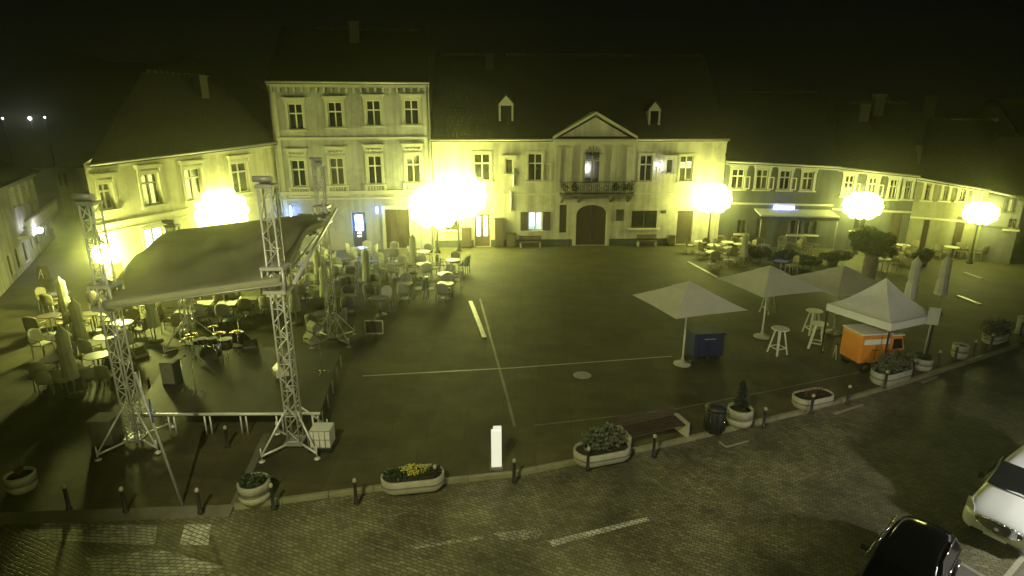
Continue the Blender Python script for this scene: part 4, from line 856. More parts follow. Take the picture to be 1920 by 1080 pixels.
def planter(px, py, r_, h, kind, label, sx=1.0, rz=0, plant='low', seed=1, cat='planter'):
    p = G(px,py); t = thing('planter', label, cat, p, rz, 'concrete planters along the kerb', world=False); prof = [(r_*.82,0),(r_*.98,h*.2),(r_*1.0,h*.5)]; q = MB()
    def ring(q, pr, n=28):
        if kind == 'oval':          # stadium outline
            vs = []; k = len(pr)
            for (rr,z) in pr:
                for i in range(n):
                    a = 2*PI*i/n; x = rr*math.cos(a); y = rr*math.sin(a); x += (sx-1)*r_*(1 if math.cos(a) >= 0 else -1); vs.append((x,y,z))
            o = len(q.v); q.add(vs,[(j*n+i,j*n+(i+1)%n,(j+1)*n+(i+1)%n,(j+1)*n+i) for j in range(k-1) for i in range(n)],True)
        else: q.lathe((0,0,0), pr, n)
    ring(q,[(r_*.80,0),(r_*.97,h*.22),(r_*1.0,h*.46)]); ring(q,[(r_*1.0,h*.6),(r_*1.0,h*.95),(r_*.97,h),(r_*.86,h),(r_*.84,h*.86)]); q.build('bowl', M['conc'], t)
    q = MB(); ring(q,[(r_*1.0,h*.46),(r_*.96,h*.48),(r_*.96,h*.58),(r_*1.0,h*.6)]); q.build('groove_band', M['concd'], t)
    q = MB(); ring(q,[(r_*.85,h*.86),(.02 if kind != 'oval' else .02,h*.9)]); q.build('soil', M['soil'], t)
    rg = random.Random(seed); ex = (sx-1)*r_
    q = MB()
    if plant == 'low': 
        for _ in range(5): q.leaves((rg.uniform(-ex-r_*.5,ex+r_*.5),rg.uniform(-.3,.3)*r_,h+.06),(.25,.22,.14),90,.06,rg)
    if plant == 'bush':
        for _ in range(9): q.leaves((rg.uniform(-ex-r_*.7,ex+r_*.6),rg.uniform(-.4,.4)*r_,h+rg.uniform(.05,.45)),(.36,.34,.32),150,.07,rg)
        for _ in range(16): a = rg.uniform(0,6); x = rg.uniform(-ex,ex); q.tube((x*.5,0,h*.9),(x+.3*math.cos(a),.3*math.sin(a),h+.5),.012,n=4)
    if plant == 'conifer':
        q.lathe((0,0,h*.9),[(.04,0),(.03,.5)],6)
        for k in range(9): q.leaves((0,0,h+.08+k*.1),(.25-.022*k,.25-.022*k,.1),70,.06,rg)
    if plant == 'tuft':
        for _ in range(120): a = rg.uniform(0,2*PI); L = rg.uniform(.15,.4); x = rg.uniform(-ex,ex); d = Vector((math.cos(a)*L*.6,math.sin(a)*L*.6,L)); s = Vector((-math.sin(a),math.cos(a),0))*.014; b = Vector((x,0,h*.88)); q.add([b-s,b+s,b+d],[(0,1,2)])
    if plant != 'none': q.build('plant', M['leafd' if plant in ('conifer',) else 'leafr' if plant == 'tuft' else 'leaf' if plant == 'low' else 'leafg'], t)
    return t
planter(44,917,.36,.5,'round','small round planter alone at the far left of the square',plant='tuft',seed=2)
planter(480,936,.42,.58,'round','round ringed planter at the corner of the raised paving',plant='low',seed=3)
pl = planter(775,912,.42,.42,'oval','long oval planter with a clump of yellow flowers',sx=2.1,rz=.16,plant='low',seed=4)
q = MB(); rg = random.Random(9); q.leaves((.05,0,.55),(.42,.2,.13),260,.045,rg); q.build('flowers', M['flower'], pl)
planter(1128,860,.45,.42,'oval','oval planter overgrown by a wide grey green bush left of the bench',sx=2.0,rz=.3,plant='bush',seed=5)
planter(1385,795,.42,.62,'round','round ringed planter with a small conifer beside the dark bin',plant='conifer',seed=6)
planter(1522,758,.42,.42,'oval','low oval planter with bare soil halfway between bin and tent',sx=1.9,rz=.35,plant='tuft',seed=7)
planter(1668,713,.42,.5,'oval','long planter with reddish shrubs in front of the orange cart',sx=2.2,rz=.42,plant='bush',seed=8)
planter(1728,692,.34,.5,'round','round planter at the foot of the grey sign pole',plant='low',seed=9)
planter(1797,670,.3,.6,'round','slim round planter between bollards at the right',plant='none',seed=10)
planter(1864,640,.35,.4,'oval','oval planter with a pale plant near the right edge',sx=1.9,rz=.45,plant='bush',seed=11)
p = G(1338,808); t = thing('litter_bin','round dark litter bin beside the round planter with the conifer','litter bin',p); q = MB(); q.lathe(p,[(.27,0),(.3,.08),(.32,.75),(.30,.78)],16)
for k in range(16): a = 2*PI*k/16; q.tube(p+Vector((.325*math.cos(a),.325*math.sin(a),.08)),p+Vector((.335*math.cos(a),.335*math.sin(a),.74)),.012,n=4)
q.build('barrel', M['black'], t); q = MB(); q.lathe(p+Vector((0,0,.8)),[(.3,0),(.34,.03),(.34,.08),(.12,.2),(.1,.2)],16); q.build('lid', M['black'], t); q = MB(); q.sphere(p+Vector((.2,-.27,.5)),.03,8,6); q.sphere(p+Vector((-.22,-.26,.48)),.025,8,6); q.build('latch', M['chrome'], t)
for (x,y,h,r_,m_,lab) in ((1877,633,.75,.25,'black','black litter bin near the right edge of the square'),(1910,625,.75,.18,'conc','small pale round bin at the very right edge of the square')):
    p = G(x,y); t = thing('litter_bin',lab,'litter bin',p); q = MB(); q.lathe(p,[(r_*.9,0),(r_,h)],14); q.build('barrel', M[m_], t); q = MB(); q.lathe(p+Vector((0,0,h+.01)),[(r_*1.08,0),(r_*1.08,.06),(r_*.5,.14)],14); q.build('lid', M[m_], t)
# kerb bench with concrete ends
a, b = G(1180,846), G(1289,820); t = thing('park_bench','long slatted bench with pale concrete ends at the kerb','bench',(a+b)/2); d = (b-a).normalized(); nrm = Vector((-d.y,d.x,0)); ang = math.atan2(d.y,d.x)
for e in (a,b):
    q = MB(); q.prism([e-d*.05,e-d*.05+nrm*.75,e-d*.05+nrm*.75+Vector((0,0,.5)),e-d*.05+nrm*.62+Vector((0,0,.55)),e-d*.05+Vector((0,0,.5))], d*.1); q.build('end_block', M['conc'], t)
for k in range(5): q = MB(); c = (a+b)/2+nrm*(.12+k*.12)+Vector((0,0,.42+.01*k)); q.box(c,((b-a).length-.1,.09,.035),ang); q.build('seat_slat', M['wood'], t)
for k in range(3): q = MB(); c = (a+b)/2+nrm*(.70+k*.04)+Vector((0,0,.52+k*.12)); q.box(c,((b-a).length-.1,.03,.09),ang); q.build('back_slat', M['wood'], t)
# two benches and small bins by the town hall
for (x0,x1,lab) in ((973,1014,'dark bench under the lit shuttered window of the town hall'),(1192,1229,'dark bench under the wide dark town hall window')):
    u0, u1 = fT.uz(x0,450)[0], fT.uz(x1,450)[0]; t = thing('wall_bench',lab,'bench',fT.P((u0+u1)/2,0,.5))
    q = MB(); [fT.fb(q,u0,u1,.42,.46,.25+k*.15,.38+k*.15) for k in range(3)]; q.build('seat', M['wood'], t); q = MB(); [fT.fb(q,u0,u1,.52+k*.14,.62+k*.14,.18,.21) for k in range(3)]; q.build('backrest', M['wood'], t)
    for u in (u0+.05,u1-.15): q = MB(); fT.fb(q,u,u+.1,0,.419,.2,.68); q.build('leg', M['conc'], t)
for (x0,x1,h,lab,m_) in ((928,945,2.3,'tall grey green folding screen beside the lit shop door','dull'),(949,966,1.1,'low brown cabinet between the folding screen and the bench','wood'),(1250,1262,.8,'small dark barrel shaped tub left of the brown door','wood'),(866,884,1.6,'pale brown cabinet under the dazzling lamp left of the lit shop door','wood')):
    u0, u1 = fT.uz(x0,440)[0], fT.uz(x1,440)[0]; t = thing('cabinet' if 'cabinet' in lab else 'screen' if 'screen' in lab else 'tub',lab,'cabinet' if 'cabinet' in lab else 'screen' if 'screen' in lab else 'tub',fT.P((u0+u1)/2,0,.5)); q = MB(); fT.fb(q,u0,u1,.06,h,.12,.6); q.build('body', M[m_], t); q = MB(); fT.fb(q,u0-.04,u1+.04,h,h+.05,.1,.64); q.build('top', M[m_], t)
    q = MB(); fT.fb(q,u0+.05,u1-.05,.15,h-.1,.6,.62); q.build('front_panel', M['doorw'], t)

# ------------------------------------------------------------------ parasols
def parasol_open(px, py, top, half, rz, label, m='offw', tilt=0):
    p = G(px,py); t = thing('parasol', label, 'parasol', p, rz, 'open square parasols', world=False); lo = top-.86; q = MB()
    # square canopy with sagging facets and a vent cap
    n = 8; vs = []
    def ringpt(s, k): 
        e = k//n; f_ = (k % n)/n; c4 = [(-1,-1),(1,-1),(1,1),(-1,1)]; a_, b_ = c4[e], c4[(e+1)%4]; return (a_[0]*(1-f_)+b_[0]*f_)*s, (a_[1]*(1-f_)+b_[1]*f_)*s
    rings = [(1,0),(.75,.16),(.5,.34),(.25,.53),(.22,.55)]
    for s_, hh in rings:
        for k in range(4*n):
            x, y = ringpt(half*s_, k); mid = 1-abs(((k % n)/n)-.5)*2; vs.append((x*(1-.03*mid*s_), y*(1-.03*mid*s_), lo+hh*(top-lo)/.62*.9-.05*mid*s_*(1-s_)*4*.3))
    N = 4*n; q.add(vs,[(j*N+k,j*N+(k+1)%N,(j+1)*N+(k+1)%N,(j+1)*N+k) for j in range(len(rings)-1) for k in range(N)],False)
    ob = q.build('canopy', M[m], t); s2 = ob.modifiers.new('s','SOLIDIFY'); s2.thickness = .01
    q = MB(); c = half*.3; q.add([(-c,-c,lo+.64),(c,-c,lo+.64),(c,c,lo+.64),(-c,c,lo+.64),(0,0,top+.04)],[(0,1,4),(1,2,4),(2,3,4),(3,0,4)]); v_ = q.build('vent_cap', M[m], ob); s2 = v_.modifiers.new('s','SOLIDIFY'); s2.thickness = .01
    q = MB(); q.tube((0,0,0),(0,0,top-.05),.04,n=10); q.build('pole', M['tentc'], t)
    q = MB()
    for sx_,sy_ in ((-1,-1),(1,-1),(1,1),(-1,1)): q.tube((0,0,top-.12),(sx_*half*.97,sy_*half*.97,lo-.02),.018,n=5); q.tube((0,0,lo-.35),(sx_*half*.5,sy_*half*.5,lo+.3),.015,n=5)
    q.build('ribs', M['wood'], t)
    q = MB(); q.lathe((0,0,0),[(.36,0),(.36,.06),(.1,.1),(.07,.28)],18); q.build('base', M['conc'], t)
    return t
parasol_open(1279,683,3.6,1.62,.32,'nearest open parasol standing left of the blue crate')
parasol_open(1428,632,3.45,1.62,.30,'open parasol behind the white stool tables, middle of the three')
parasol_open(1562,624,3.3,1.7,.22,'farthest and dimmest open parasol half behind the white tent')
def parasol_closed(px, py, h, label, m='dimcl', r_=.24, lo=.75):
    p = G(px,py); t = thing('closed_parasol', label, 'parasol', p, random.uniform(0,6), 'folded parasols', world=False); q = MB(); n = 24; vs = []; lv = 14
    for j in range(lv+1):
        f_ = j/lv; z = lo+(h-lo)*f_; rr = r_*(1.0-.25*f_) if f_ < .85 else r_*.78*(1-f_)/.15+.02
        if .42 < f_ < .5: rr *= .82
        for k in range(n): a = 2*PI*k/n; w_ = 1+.16*math.cos(8*a+f_*2)*(1-f_*.5); dz_ = (-.12*(1-abs(math.cos(4*a))) if j == 0 else 0); vs.append((rr*w_*math.cos(a), rr*w_*math.sin(a), z+dz_))
    q.add(vs,[(j*n+k,j*n+(k+1)%n,(j+1)*n+(k+1)%n,(j+1)*n+k) for j in range(lv) for k in range(n)],True); q.f.append(tuple(range(len(q.v)-n,len(q.v)))); q.m.append(0); q.sm.append(False)
    q.build('folded_canopy', M[m], t); q = MB(); q.tube((0,0,0),(0,0,h+.05),.03,n=8); q.build('pole', M['steel'], t); q = MB(); q.lathe((0,0,0),[(.3,0),(.3,.06),(.06,.1)],14); q.build('base', M['concd'], t)
    q = MB(); q.tube((0,0,lo+(h-lo)*.46),(0,0,lo+(h-lo)*.49),r_*.82,n=14); q.build('strap', M['canvas'], t)
    return t
parasol_closed(142,742,2.75,'nearest folded parasol at the left, standing by two pale chairs',m='offw')
parasol_closed(160,668,2.6,'folded parasol in the left terrace just behind the nearest one')
parasol_closed(130,610,2.5,'folded parasol at the back of the left terrace by the side street')
parasol_closed(293,640,2.55,'folded parasol between the left truss tower and the lit ground panel')
parasol_closed(557,608,2.7,'folded parasol right of the tall truss tower sleeve')
parasol_closed(600,545,2.6,'small folded parasol below the stage edge rail')
parasol_closed(690,548,2.7,'folded parasol in front of the blue lit door')
parasol_closed(776,512,2.6,'folded parasol in front of the wooden gate')
parasol_closed(612,580,2.5,'folded parasol beside the rear right truss tower')
parasol_closed(1699,594,3.2,'left one of the two pale folded parasols at the right',m='offw',r_=.26,lo=1.05)
parasol_closed(1755,588,3.15,'right one of the two pale folded parasols at the right',m='offw',r_=.26,lo=1.1)
parasol_closed(1392,500,2.4,'folded parasol among the cafe tables at the town hall corner')

# ------------------------------------------------------------------ white tent and orange cart
p = G(1634,672); t = thing('market_tent','white peaked market tent over the orange cart','tent',p,.42,world=False); q = MB(); hw = 1.42; lo = 2.25; hi = 3.6; n = 12; vs = []
for j in range(n+1):
    f_ = j/n; s_ = hw*(1-f_); z = lo+(hi-lo)*(f_**1.35)
    c4 = [(-s_,-s_),(s_,-s_),(s_,s_),(-s_,s_)]
    for e in range(4):
        for k in range(6): a_,b_ = c4[e],c4[(e+1)%4]; g_ = k/6; mid = 1-abs(g_-.5)*2; vs.append((a_[0]*(1-g_)+b_[0]*g_,a_[1]*(1-g_)+b_[1]*g_,z-.10*mid*f_*(1-f_)*2))
q.add(vs,[(j*24+k,j*24+(k+1)%24,(j+1)*24+(k+1)%24,(j+1)*24+k) for j in range(n) for k in range(24)],False); ob = q.build('canopy', M['tentc'], t); s2 = ob.modifiers.new('s','SOLIDIFY'); s2.thickness = .01
q = MB(); N = 28; 
for e in range(4):
    c4 = [(-hw,-hw),(hw,-hw),(hw,hw),(-hw,hw)]; a_,b_ = Vector((*c4[e],0))*1.004,Vector((*c4[(e+1)%4],0))*1.004
    for k in range(N): u0_,u1_ = a_+(b_-a_)*k/N, a_+(b_-a_)*(k+1)/N; q.add([u0_+Vector((0,0,lo+.01)),u1_+Vector((0,0,lo+.01)),u1_+Vector((0,0,lo-.3)),u0_+Vector((0,0,lo-.3))],[(0,1,2,3)])
ob = q.build('valance', M['tentc'], t); s2 = ob.modifiers.new('s','SOLIDIFY'); s2.thickness = .01
for sx_ in (-1,1):
    for sy_ in (-1,1): q = MB(); x,y = sx_*(hw-.04),sy_*(hw-.04); q.box((x,y,lo/2),(.05,.05,lo)); q.box((x,y,.02),(.16,.16,.04)); q.build('leg', M['black'], t)
q = MB()
for a_,b_ in (((-1,-1),(1,-1)),((1,-1),(1,1)),((1,1),(-1,1)),((-1,1),(-1,-1))): q.tube((a_[0]*(hw-.04),a_[1]*(hw-.04),lo-.1),(b_[0]*(hw-.04),b_[1]*(hw-.04),lo-.1),.02,n=4)
q.build('frame_bar', M['steel'], t)
# three wheeled food cart: box body facing the camera side, small cab at the right
p = G(1640,694)+Vector((.0,.35,0)); t = thing('food_cart','orange three wheeled food cart with small cab parked under the white tent','cart',p,.15,world=False)
q = MB(); q.prism([(-1.05,-.55,.42),(-1.05,.6,.42),(-1.05,.6,1.62),(-1.05,-.55,1.62)],(1.35,0,0)); q.build('box_body', M['orange'], t, bevel=.06)
q = MB(); q.box((-.37,.02,1.66),(1.4,1.2,.06)); q.build('roof', M['tentc'], t, bevel=.02)
q = MB(); q.prism([(.34,-.5,.4),(.98,-.5,.4),(1.08,-.5,.75),(.98,-.5,1.0),(.82,-.5,1.5),(.34,-.5,1.5)],(0,1.05,0)); cab = q.build('cab', M['orange'], t, bevel=.04)
q = MB(); q.prism([(.42,-.512,.98),(.88,-.512,.98),(.78,-.512,1.4),(.42,-.512,1.4)],(0,.01,0)); q.build('side_window', M['glass'], cab)
q = MB(); q.add([(1.0,-.4,1.0),(1.0,.45,1.0),(.86,.45,1.42),(.86,-.4,1.42)],[(0,1,2,3)]); q.build('windscreen', M['glass'], cab)
q = MB(); q.box((.62,.02,1.53),(.62,1.0,.05)); q.build('cab_roof', M['tentc'], t, bevel=.02)
q = MB(); q.box((-.37,-.57,1.35),(1.15,.02,.22)); q.build('white_stripe', M['tentc'], t); 
for x,y in ((-.7,-.5),(-.7,.52),(.75,0)):
    q = MB(); q.tube((x,y-.07,.24),(x,y+.07,.24),.24,n=18); w_ = q.build('wheel', M['rubber'], t); q = MB(); q.tube((x,y-.08,.24),(x,y+.08,.24),.12,n=14); q.build('rim', M['chrome'], w_)
q = MB(); q.box((-.35,0,.36),(1.3,1.0,.1)); q.build('chassis', M['black'], t)
q = MB(); q.box((-.37,-.556,1.0),(.02,.012,.9)); q.box((-.37,-.56,.98),(.3,.02,.03)); q.build('hatch_seam', M['black'], t)
for y in (-.3,.35): q = MB(); q.sphere((1.06,y,.72),.07,10,6); q.build('headlight', M['lampg'], cab)
p = G(1573,672); t = thing('folding_sign','small wooden trestle leaning beside the orange cart','trestle',p); q = MB()
for x in (-.2,.2): q.tube(p+Vector((x,-.12,0)),p+Vector((x,0,.65)),.022,n=5); q.tube(p+Vector((x,.14,0)),p+Vector((x,0,.65)),.022,n=5)
q.build('legs', M['offw'], t); q = MB(); q.box(p+Vector((0,0,.66)),(.5,.14,.03)); q.build('top', M['wood'], t)
# blue crate
p = G(1322,670); t = thing('covered_crate','large dark blue covered crate behind the nearest open parasol','crate',p,.15,world=False); q = MB(); q.box((0,.2,.62),(1.35,.9,1.0)); q.build('body', M['blue'], t, bevel=.04); q = MB(); q.box((0,.2,1.15),(1.42,.97,.08)); q.build('lid', M['blue'], t, bevel=.02); q = MB(); [q.box((x,.2,.06),(.12,.85,.12)) for x in (-.5,0,.5)]; q.build('pallet', M['black'], t); q = MB(); [q.box((x,-.262,.62),(.03,.02,.96)) for x in (-.45,0,.45)]; q.build('strap', M['black'], t); q = MB(); q.tube((-.25,-.3,.95),(.25,-.3,.95),.02,n=6); q.build('handle', M['steel'], t)
# tall stool tables
def mk_high():
    t = thing('high_table','','high table',world=False); q = MB(); q.lathe((0,0,1.12),[(.36,0),(.38,.02),(.36,.05)],20); q.build('tabletop', M['tabt'], t)
    for k in range(4):
        a = PI/4+PI/2*k; q = MB(); b0 = Vector((.4*math.cos(a),.4*math.sin(a),0)); b1 = Vector((.17*math.cos(a),.17*math.sin(a),1.12)); s = Vector((-math.sin(a),math.cos(a),0))*.06; d_ = Vector((math.cos(a),math.sin(a),0))*.03
        q.add([b0-s*.7-d_,b0+s*.7-d_,b0+s*.7+d_,b0-s*.7+d_,b1-s-d_,b1+s-d_,b1+s+d_,b1-s+d_],[(3,2,1,0),(4,5,6,7),(0,1,5,4),(1,2,6,5),(2,3,7,6),(3,0,4,7)]); q.build('leg', M['offw'], t)
    q = MB(); R_ = .34
    for k in range(4): a0 = PI/4+PI/2*k; a1 = a0+PI/2; q.tube((R_*math.cos(a0),R_*math.sin(a0),.28),(R_*math.cos(a1),R_*math.sin(a1),.28),.03,n=5)
    q.build('stretcher', M['offw'], t); return t
ht = Proto(mk_high)
ht.put(G(1457,662),.35,'nearest white wooden high table with splayed legs','white wooden high tables')
ht.put(G(1521,625),.1,'white high table between the nearest one and the tent','white wooden high tables')
ht.put(G(1439,586),.5,'farthest white high table, seen below the middle parasol canopy','white wooden high tables')
ht.put(G(1530,652),1.0,'dim high table standing before the dimmest parasol and left of the tent','white wooden high tables')
# round headed tree, hedge tubs on the right terrace
p = G(1622,552); t = thing('tree','round headed dark tree with thick pale trunk before the dazzling lamp','tree',p); q = MB(); q.lathe(p,[(.52,0),(.42,.3),(.36,1.2),(.38,2.0),(.30,2.6)],12)
rg = random.Random(12)
for k in range(9): a = rg.uniform(0,2*PI); q.tube(p+Vector((.1*math.cos(a),.1*math.sin(a),2.2)),p+Vector((.9*math.cos(a),.9*math.sin(a),2.9+rg.uniform(0,.3))),.12,.03,n=6)
q.build('trunk', M['bark'], t); q = MB()
for k in range(30): a = rg.uniform(0,2*PI); r_ = .95*math.sqrt(rg.random()); q.leaves(p+Vector((r_*math.cos(a),r_*math.sin(a),2.75+rg.uniform(-.1,1.0)*math.sqrt(max(.05,1-(r_/1.3)**2)))),(.5,.5,.36),420,.08,rg)
q.build('crown', M['leafd'], t)
for (x,y,w_,h,lab,m_) in ((1418,492,1.0,.8,'dark shrub in a tub by the cafe under the awning, leftmost','leafd'),(1463,500,1.4,.8,'dark leafy shrub in a tub below the blue lit sign','leafd'),(1512,505,1.5,.8,'broad dark shrub in a tub below the middle of the awning','leaf'),(1560,498,1.4,.8,'dark shrub in a tub just left of the round headed tree','leafd'),(1727,498,1.0,1.0,'dark shrub in a tub by the left pergola post','leafd'),(1395,452,.9,1.8,'tall bushy plant against the green house beside the town hall','leafg')):
    p = G(x,y); t = thing('potted_shrub',lab,'shrub',p); q = MB(); q.lathe(p,[(.3,0),(.38,.36),(.34,.36)],14); q.build('tub', M['concd'], t); q = MB(); rg = random.Random(x); [q.leaves(p+Vector((rg.uniform(-.5,.5)*w_,rg.uniform(-.3,.3)*w_,.35+h*rg.uniform(.25,.6))),(w_*.55,w_*.5,h*.38),420,.085,rg) for _ in range(5)]; q.build('foliage', M[m_], t)

# ------------------------------------------------------------------ chairs and tables
def mk_chair(m):
    def f():
        t = thing('terrace_chair','','chair',world=False); q = MB(); w_ = .25; vs = []; n = 8
        # curved shell back rising from the seat
        for j in range(5):
            z = .46+.5*j/4; hwid = w_*(1-.12*(j/4)**3)
            for k in range(n+1): u_ = -1+2*k/n; vs.append((hwid*u_, .23+.05*(j/4)-.07*u_*u_*(1), z-(.09*u_*u_ if j == 4 else 0)))
        q.add(vs,[(j*(n+1)+k,j*(n+1)+k+1,(j+1)*(n+1)+k+1,(j+1)*(n+1)+k) for j in range(4) for k in range(n)],True); ob = q.build('backrest', M[m], t); s2 = ob.modifiers.new('s','SOLIDIFY'); s2.thickness = .03
        q = MB(); q.box((0,0,.45),(.48,.46,.05)); q.build('seat', M[m], t, bevel=.02)
        for x in (-.2,.2):
            for y in (-.19,.2): q = MB(); q.tube((x*1.08,y*1.08,0),(x,y,.43),.018,n=6); q.build('leg', M['steel'], t)
            q = MB(); q.tube((x*1.15,-.17,.64),(x*1.15,.24,.66),.02,n=6); q.tube((x*1.1,-.17,.45),(x*1.15,-.17,.64),.017,n=6); q.build('armrest', M[m], t)
        return t
    return f
def mk_table(m, round_=True):
    def f():
        t = thing('cafe_table','','table',world=False); q = MB()
        if round_: q.lathe((0,0,.71),[(.36,0),(.38,.015),(.37,.03)],20)
        else: q.box((0,0,.725),(.72,.72,.03))
        q.build('tabletop', M[m], t); q = MB(); q.tube((0,0,.03),(0,0,.71),.03,n=8); q.build('column', M['steel'], t)
        q = MB(); [q.box((0,0,.025),(.55,.07,.04),a) for a in (PI/4,-PI/4)] if False else q.lathe((0,0,0),[(.25,0),(.25,.02),(.05,.05)],14); q.build('foot', M['steel'], t); return t
    return f
cw, cb = Proto(mk_chair('chair')), Proto(mk_chair('chairw')); cwh = Proto(mk_chair('white'))
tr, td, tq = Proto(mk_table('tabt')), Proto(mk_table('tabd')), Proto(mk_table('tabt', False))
SIDE = {'n':(-PI/2,'far'),'s':(PI/2,'near'),'w':(PI,'left'),'e':(0,'right')}
def table_set(px, py, desc, sides='nsew', tp=None, cp=None, turn=0, D_=.78, grp='terrace', cn='pale'):
    p = G(px,py); (tp or tr).put(p, turn, 'table '+desc, 'cafe tables of the '+grp, (1.25,)*3)
    for s in sides:
        a = {'e':0,'n':PI/2,'w':PI,'s':-PI/2}[s]+turn; jit = random.uniform(-.12,.12)
        c = p+Vector((math.cos(a),math.sin(a),0))*D_
        (cp or cw).put(c, a-PI/2+jit, '%s chair %s table %s' % (cn, {'n':'behind','s':'in front of','e':'right of','w':'left of'}[s], desc), 'chairs of the '+grp, (1.3,)*3)
# middle terrace between stage and square
g1 = 'middle terrace'
for x,y,d,s in ((836,560,'nearest the square at the right terrace end','nsw'),(760,560,'with the two pale chair backs, front row','nse'),(795,520,'with a bright top, second row right','nswe'),(835,540,'just behind the rightmost front one','ne'),
  (795,495,'with a bright top at the back right','nw'),(850,512,'right of the back right bright one','nwe'),(745,520,'in line with the folded gate parasol, second row','nsw'),(700,560,'left of the front row pair of chairs','nse'),(655,545,'near the rear right truss tower','nse'),(655,585,'nearer the camera than the rear right truss tower','nsw'),
  (700,515,'with a bluish lit top before the blue door','nse'),(655,510,'at the back, left of the blue door','nw'),(740,490,'at the back before the wooden gate','ns'),(715,590,'behind the empty framed board','n'),(575,560,'below the far end of the stage edge rail','nse'),(575,520,'below the rear right stage roof corner','nw'),(610,620,'by the foot of the rear right truss tower','se')):
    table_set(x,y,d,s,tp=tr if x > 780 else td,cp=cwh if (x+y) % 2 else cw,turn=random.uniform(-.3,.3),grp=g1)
p = G(870,512); dup(cwh.o,p,-2.0,'single very bright chair standing at the right end of the terrace','chairs of the '+g1)
# left terrace
g2 = 'left terrace'
for x,y,d,s,c_ in ((110,712,'beside the nearest folded parasol','ns',cw),(190,706,'left of the foot of the left truss mast','ns',cw),(118,668,'behind the nearest folded parasol','nw',cw),(205,668,'partly behind the left truss mast','se',cw),(100,625,'at the outer left edge of the terrace','nse',cb),(180,620,'in the third row left of the truss mast','nse',cb),(235,640,'just right of the left truss mast','nse',cb),(262,600,'under the left edge of the stage roof','nsw',cb),(330,605,'under the stage roof by the lit ground panel','ne',cb),(120,580,'by the corner of the side street','sw',cb),(205,575,'under the corner lantern of the yellow house','nse',cb)):
    table_set(x,y,d,s,tp=td,cp=cwh if c_ is cw else c_,turn=random.uniform(-.2,.2),grp=g2,cn='pale' if c_ is cw else 'woven')
for x,y,l in ((96,738,'left one of two pale chairs turned away at the front left'),(123,735,'right one of two pale chairs turned away, beside the parasol pole'),(178,729,'left one of two pale chairs close to the truss mast'),(203,727,'right one of two pale chairs close to the truss mast')): dup(cwh.o,G(x,y),PI+.1,l,'chairs of the '+g2,(1.12,)*3)
# rows under and behind the stage roof
g3 = 'terrace behind the stage'
for i,(x,y) in enumerate(((352,618),(350,592),(348,568),(385,600),(382,575),(430,600),(425,577),(420,556),(470,590),(448,563),(500,560),(495,540))):
    d = '%s in the %s column behind the drums' % (['nearest','middle','farthest'][{0:0,1:1,2:2,3:0,4:2,5:0,6:1,7:2,8:0,9:2,10:0,11:2}[i]], {0:'leftmost',1:'leftmost',2:'leftmost',3:'second',4:'second',5:'third',6:'third',7:'third',8:'fourth',9:'fourth',10:'rightmost',11:'rightmost'}[i])
    table_set(x,y,d,'ns' if i % 2 else 'nsw',tp=tq,cp=cwh if i % 2 else cb,turn=.25,grp=g3,cn='pale' if i % 2 else 'woven')
# right terraces
for x,y,d in ((520,585,'between the rightmost column and the sleeve parasol'),(535,560,'right of the rightmost column under the roof'),(310,580,'left of the leftmost column behind the drums'),(600,505,'against the grey house by the blue bar'),(630,525,'behind the rear right truss tower'),(680,488,'touching the step of the blue lit door')):
    table_set(x,y,d,'nswe' if x > 500 else 'nw',tp=tr,cp=cwh,turn=random.uniform(-.2,.2),grp=g3,cn='white')
g4 = 'terrace at the town hall corner'
for x,y,d,s in ((1312,475,'nearest the brown door of the town hall','we'),(1336,482,'with the brightest top at the town hall corner','nw'),(1362,476,'behind the brightest one at the corner','ne'),(1366,488,'with a glossy top, right of the brightest one','sew'),(1334,496,'nearest the pale drain channel','se'),(1385,480,'left of the awning post','nse'),(1430,482,'first under the awning from the left','nw'),(1470,478,'under the blue lit sign','nse'),(1520,480,'under the middle of the awning','nw'),(1462,515,'in front of the dark shrubs','e')):
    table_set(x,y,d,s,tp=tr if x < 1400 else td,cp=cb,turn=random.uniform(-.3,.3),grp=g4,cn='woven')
g5 = 'pergola terrace'
for x,y,d,s in ((1780,486,'front row left with a yellowish top','ew'),(1795,481,'front row middle under the pergola','ne'),(1818,484,'brightest one at the right pergola post','nsw'),(1835,478,'farthest right beyond the pergola post','se'),(1760,476,'under the left half of the pergola','nw'),(1660,488,'right of the round headed tree','nse'),(1690,482,'between the round headed tree and the pergola','ne'),(1652,510,'on the near side of the round headed tree','ne'),(1810,470,'at the back below the pergola roof','we')):
    table_set(x,y,d,s,tp=tr,cp=cb,turn=random.uniform(-.3,.3),grp=g5,cn='woven')

# ------------------------------------------------------------------ cars
def body(q, secs):
    """loft of car sections: each (x, [(y,z)...]) mirrored about y=0"""
    n = None; vs = []
    for x, half in secs:
        ring = [(x, y, z) for y, z in half]+[(x, -y, z) for y, z in reversed(half)]; n = len(ring); vs += ring
    k = len(secs); q.add(vs,[(j*n+i,j*n+(i+1)%n,(j+1)*n+(i+1)%n,(j+1)*n+i) for j in range(k-1) for i in range(n)],True)
    q.f.append(tuple(reversed(range(len(q.v)-k*n,len(q.v)-(k-1)*n)))); q.f.append(tuple(range(len(q.v)-n,len(q.v)))); q.m += [0,0]; q.sm += [False,False]
def wheels(t, xs, hw, r_):
    for x in xs:
        for s in (-1,1):
            q = MB(); q.tube((x,s*(hw-.2),r_),(x,s*hw,r_),r_,n=24); o = q.build('wheel', M['rubber'], t); q = MB(); q.tube((x,s*(hw-.02),r_),(x,s*(hw+.012),r_),r_*.66,n=20); q.build('rim', M['chrome'], o)
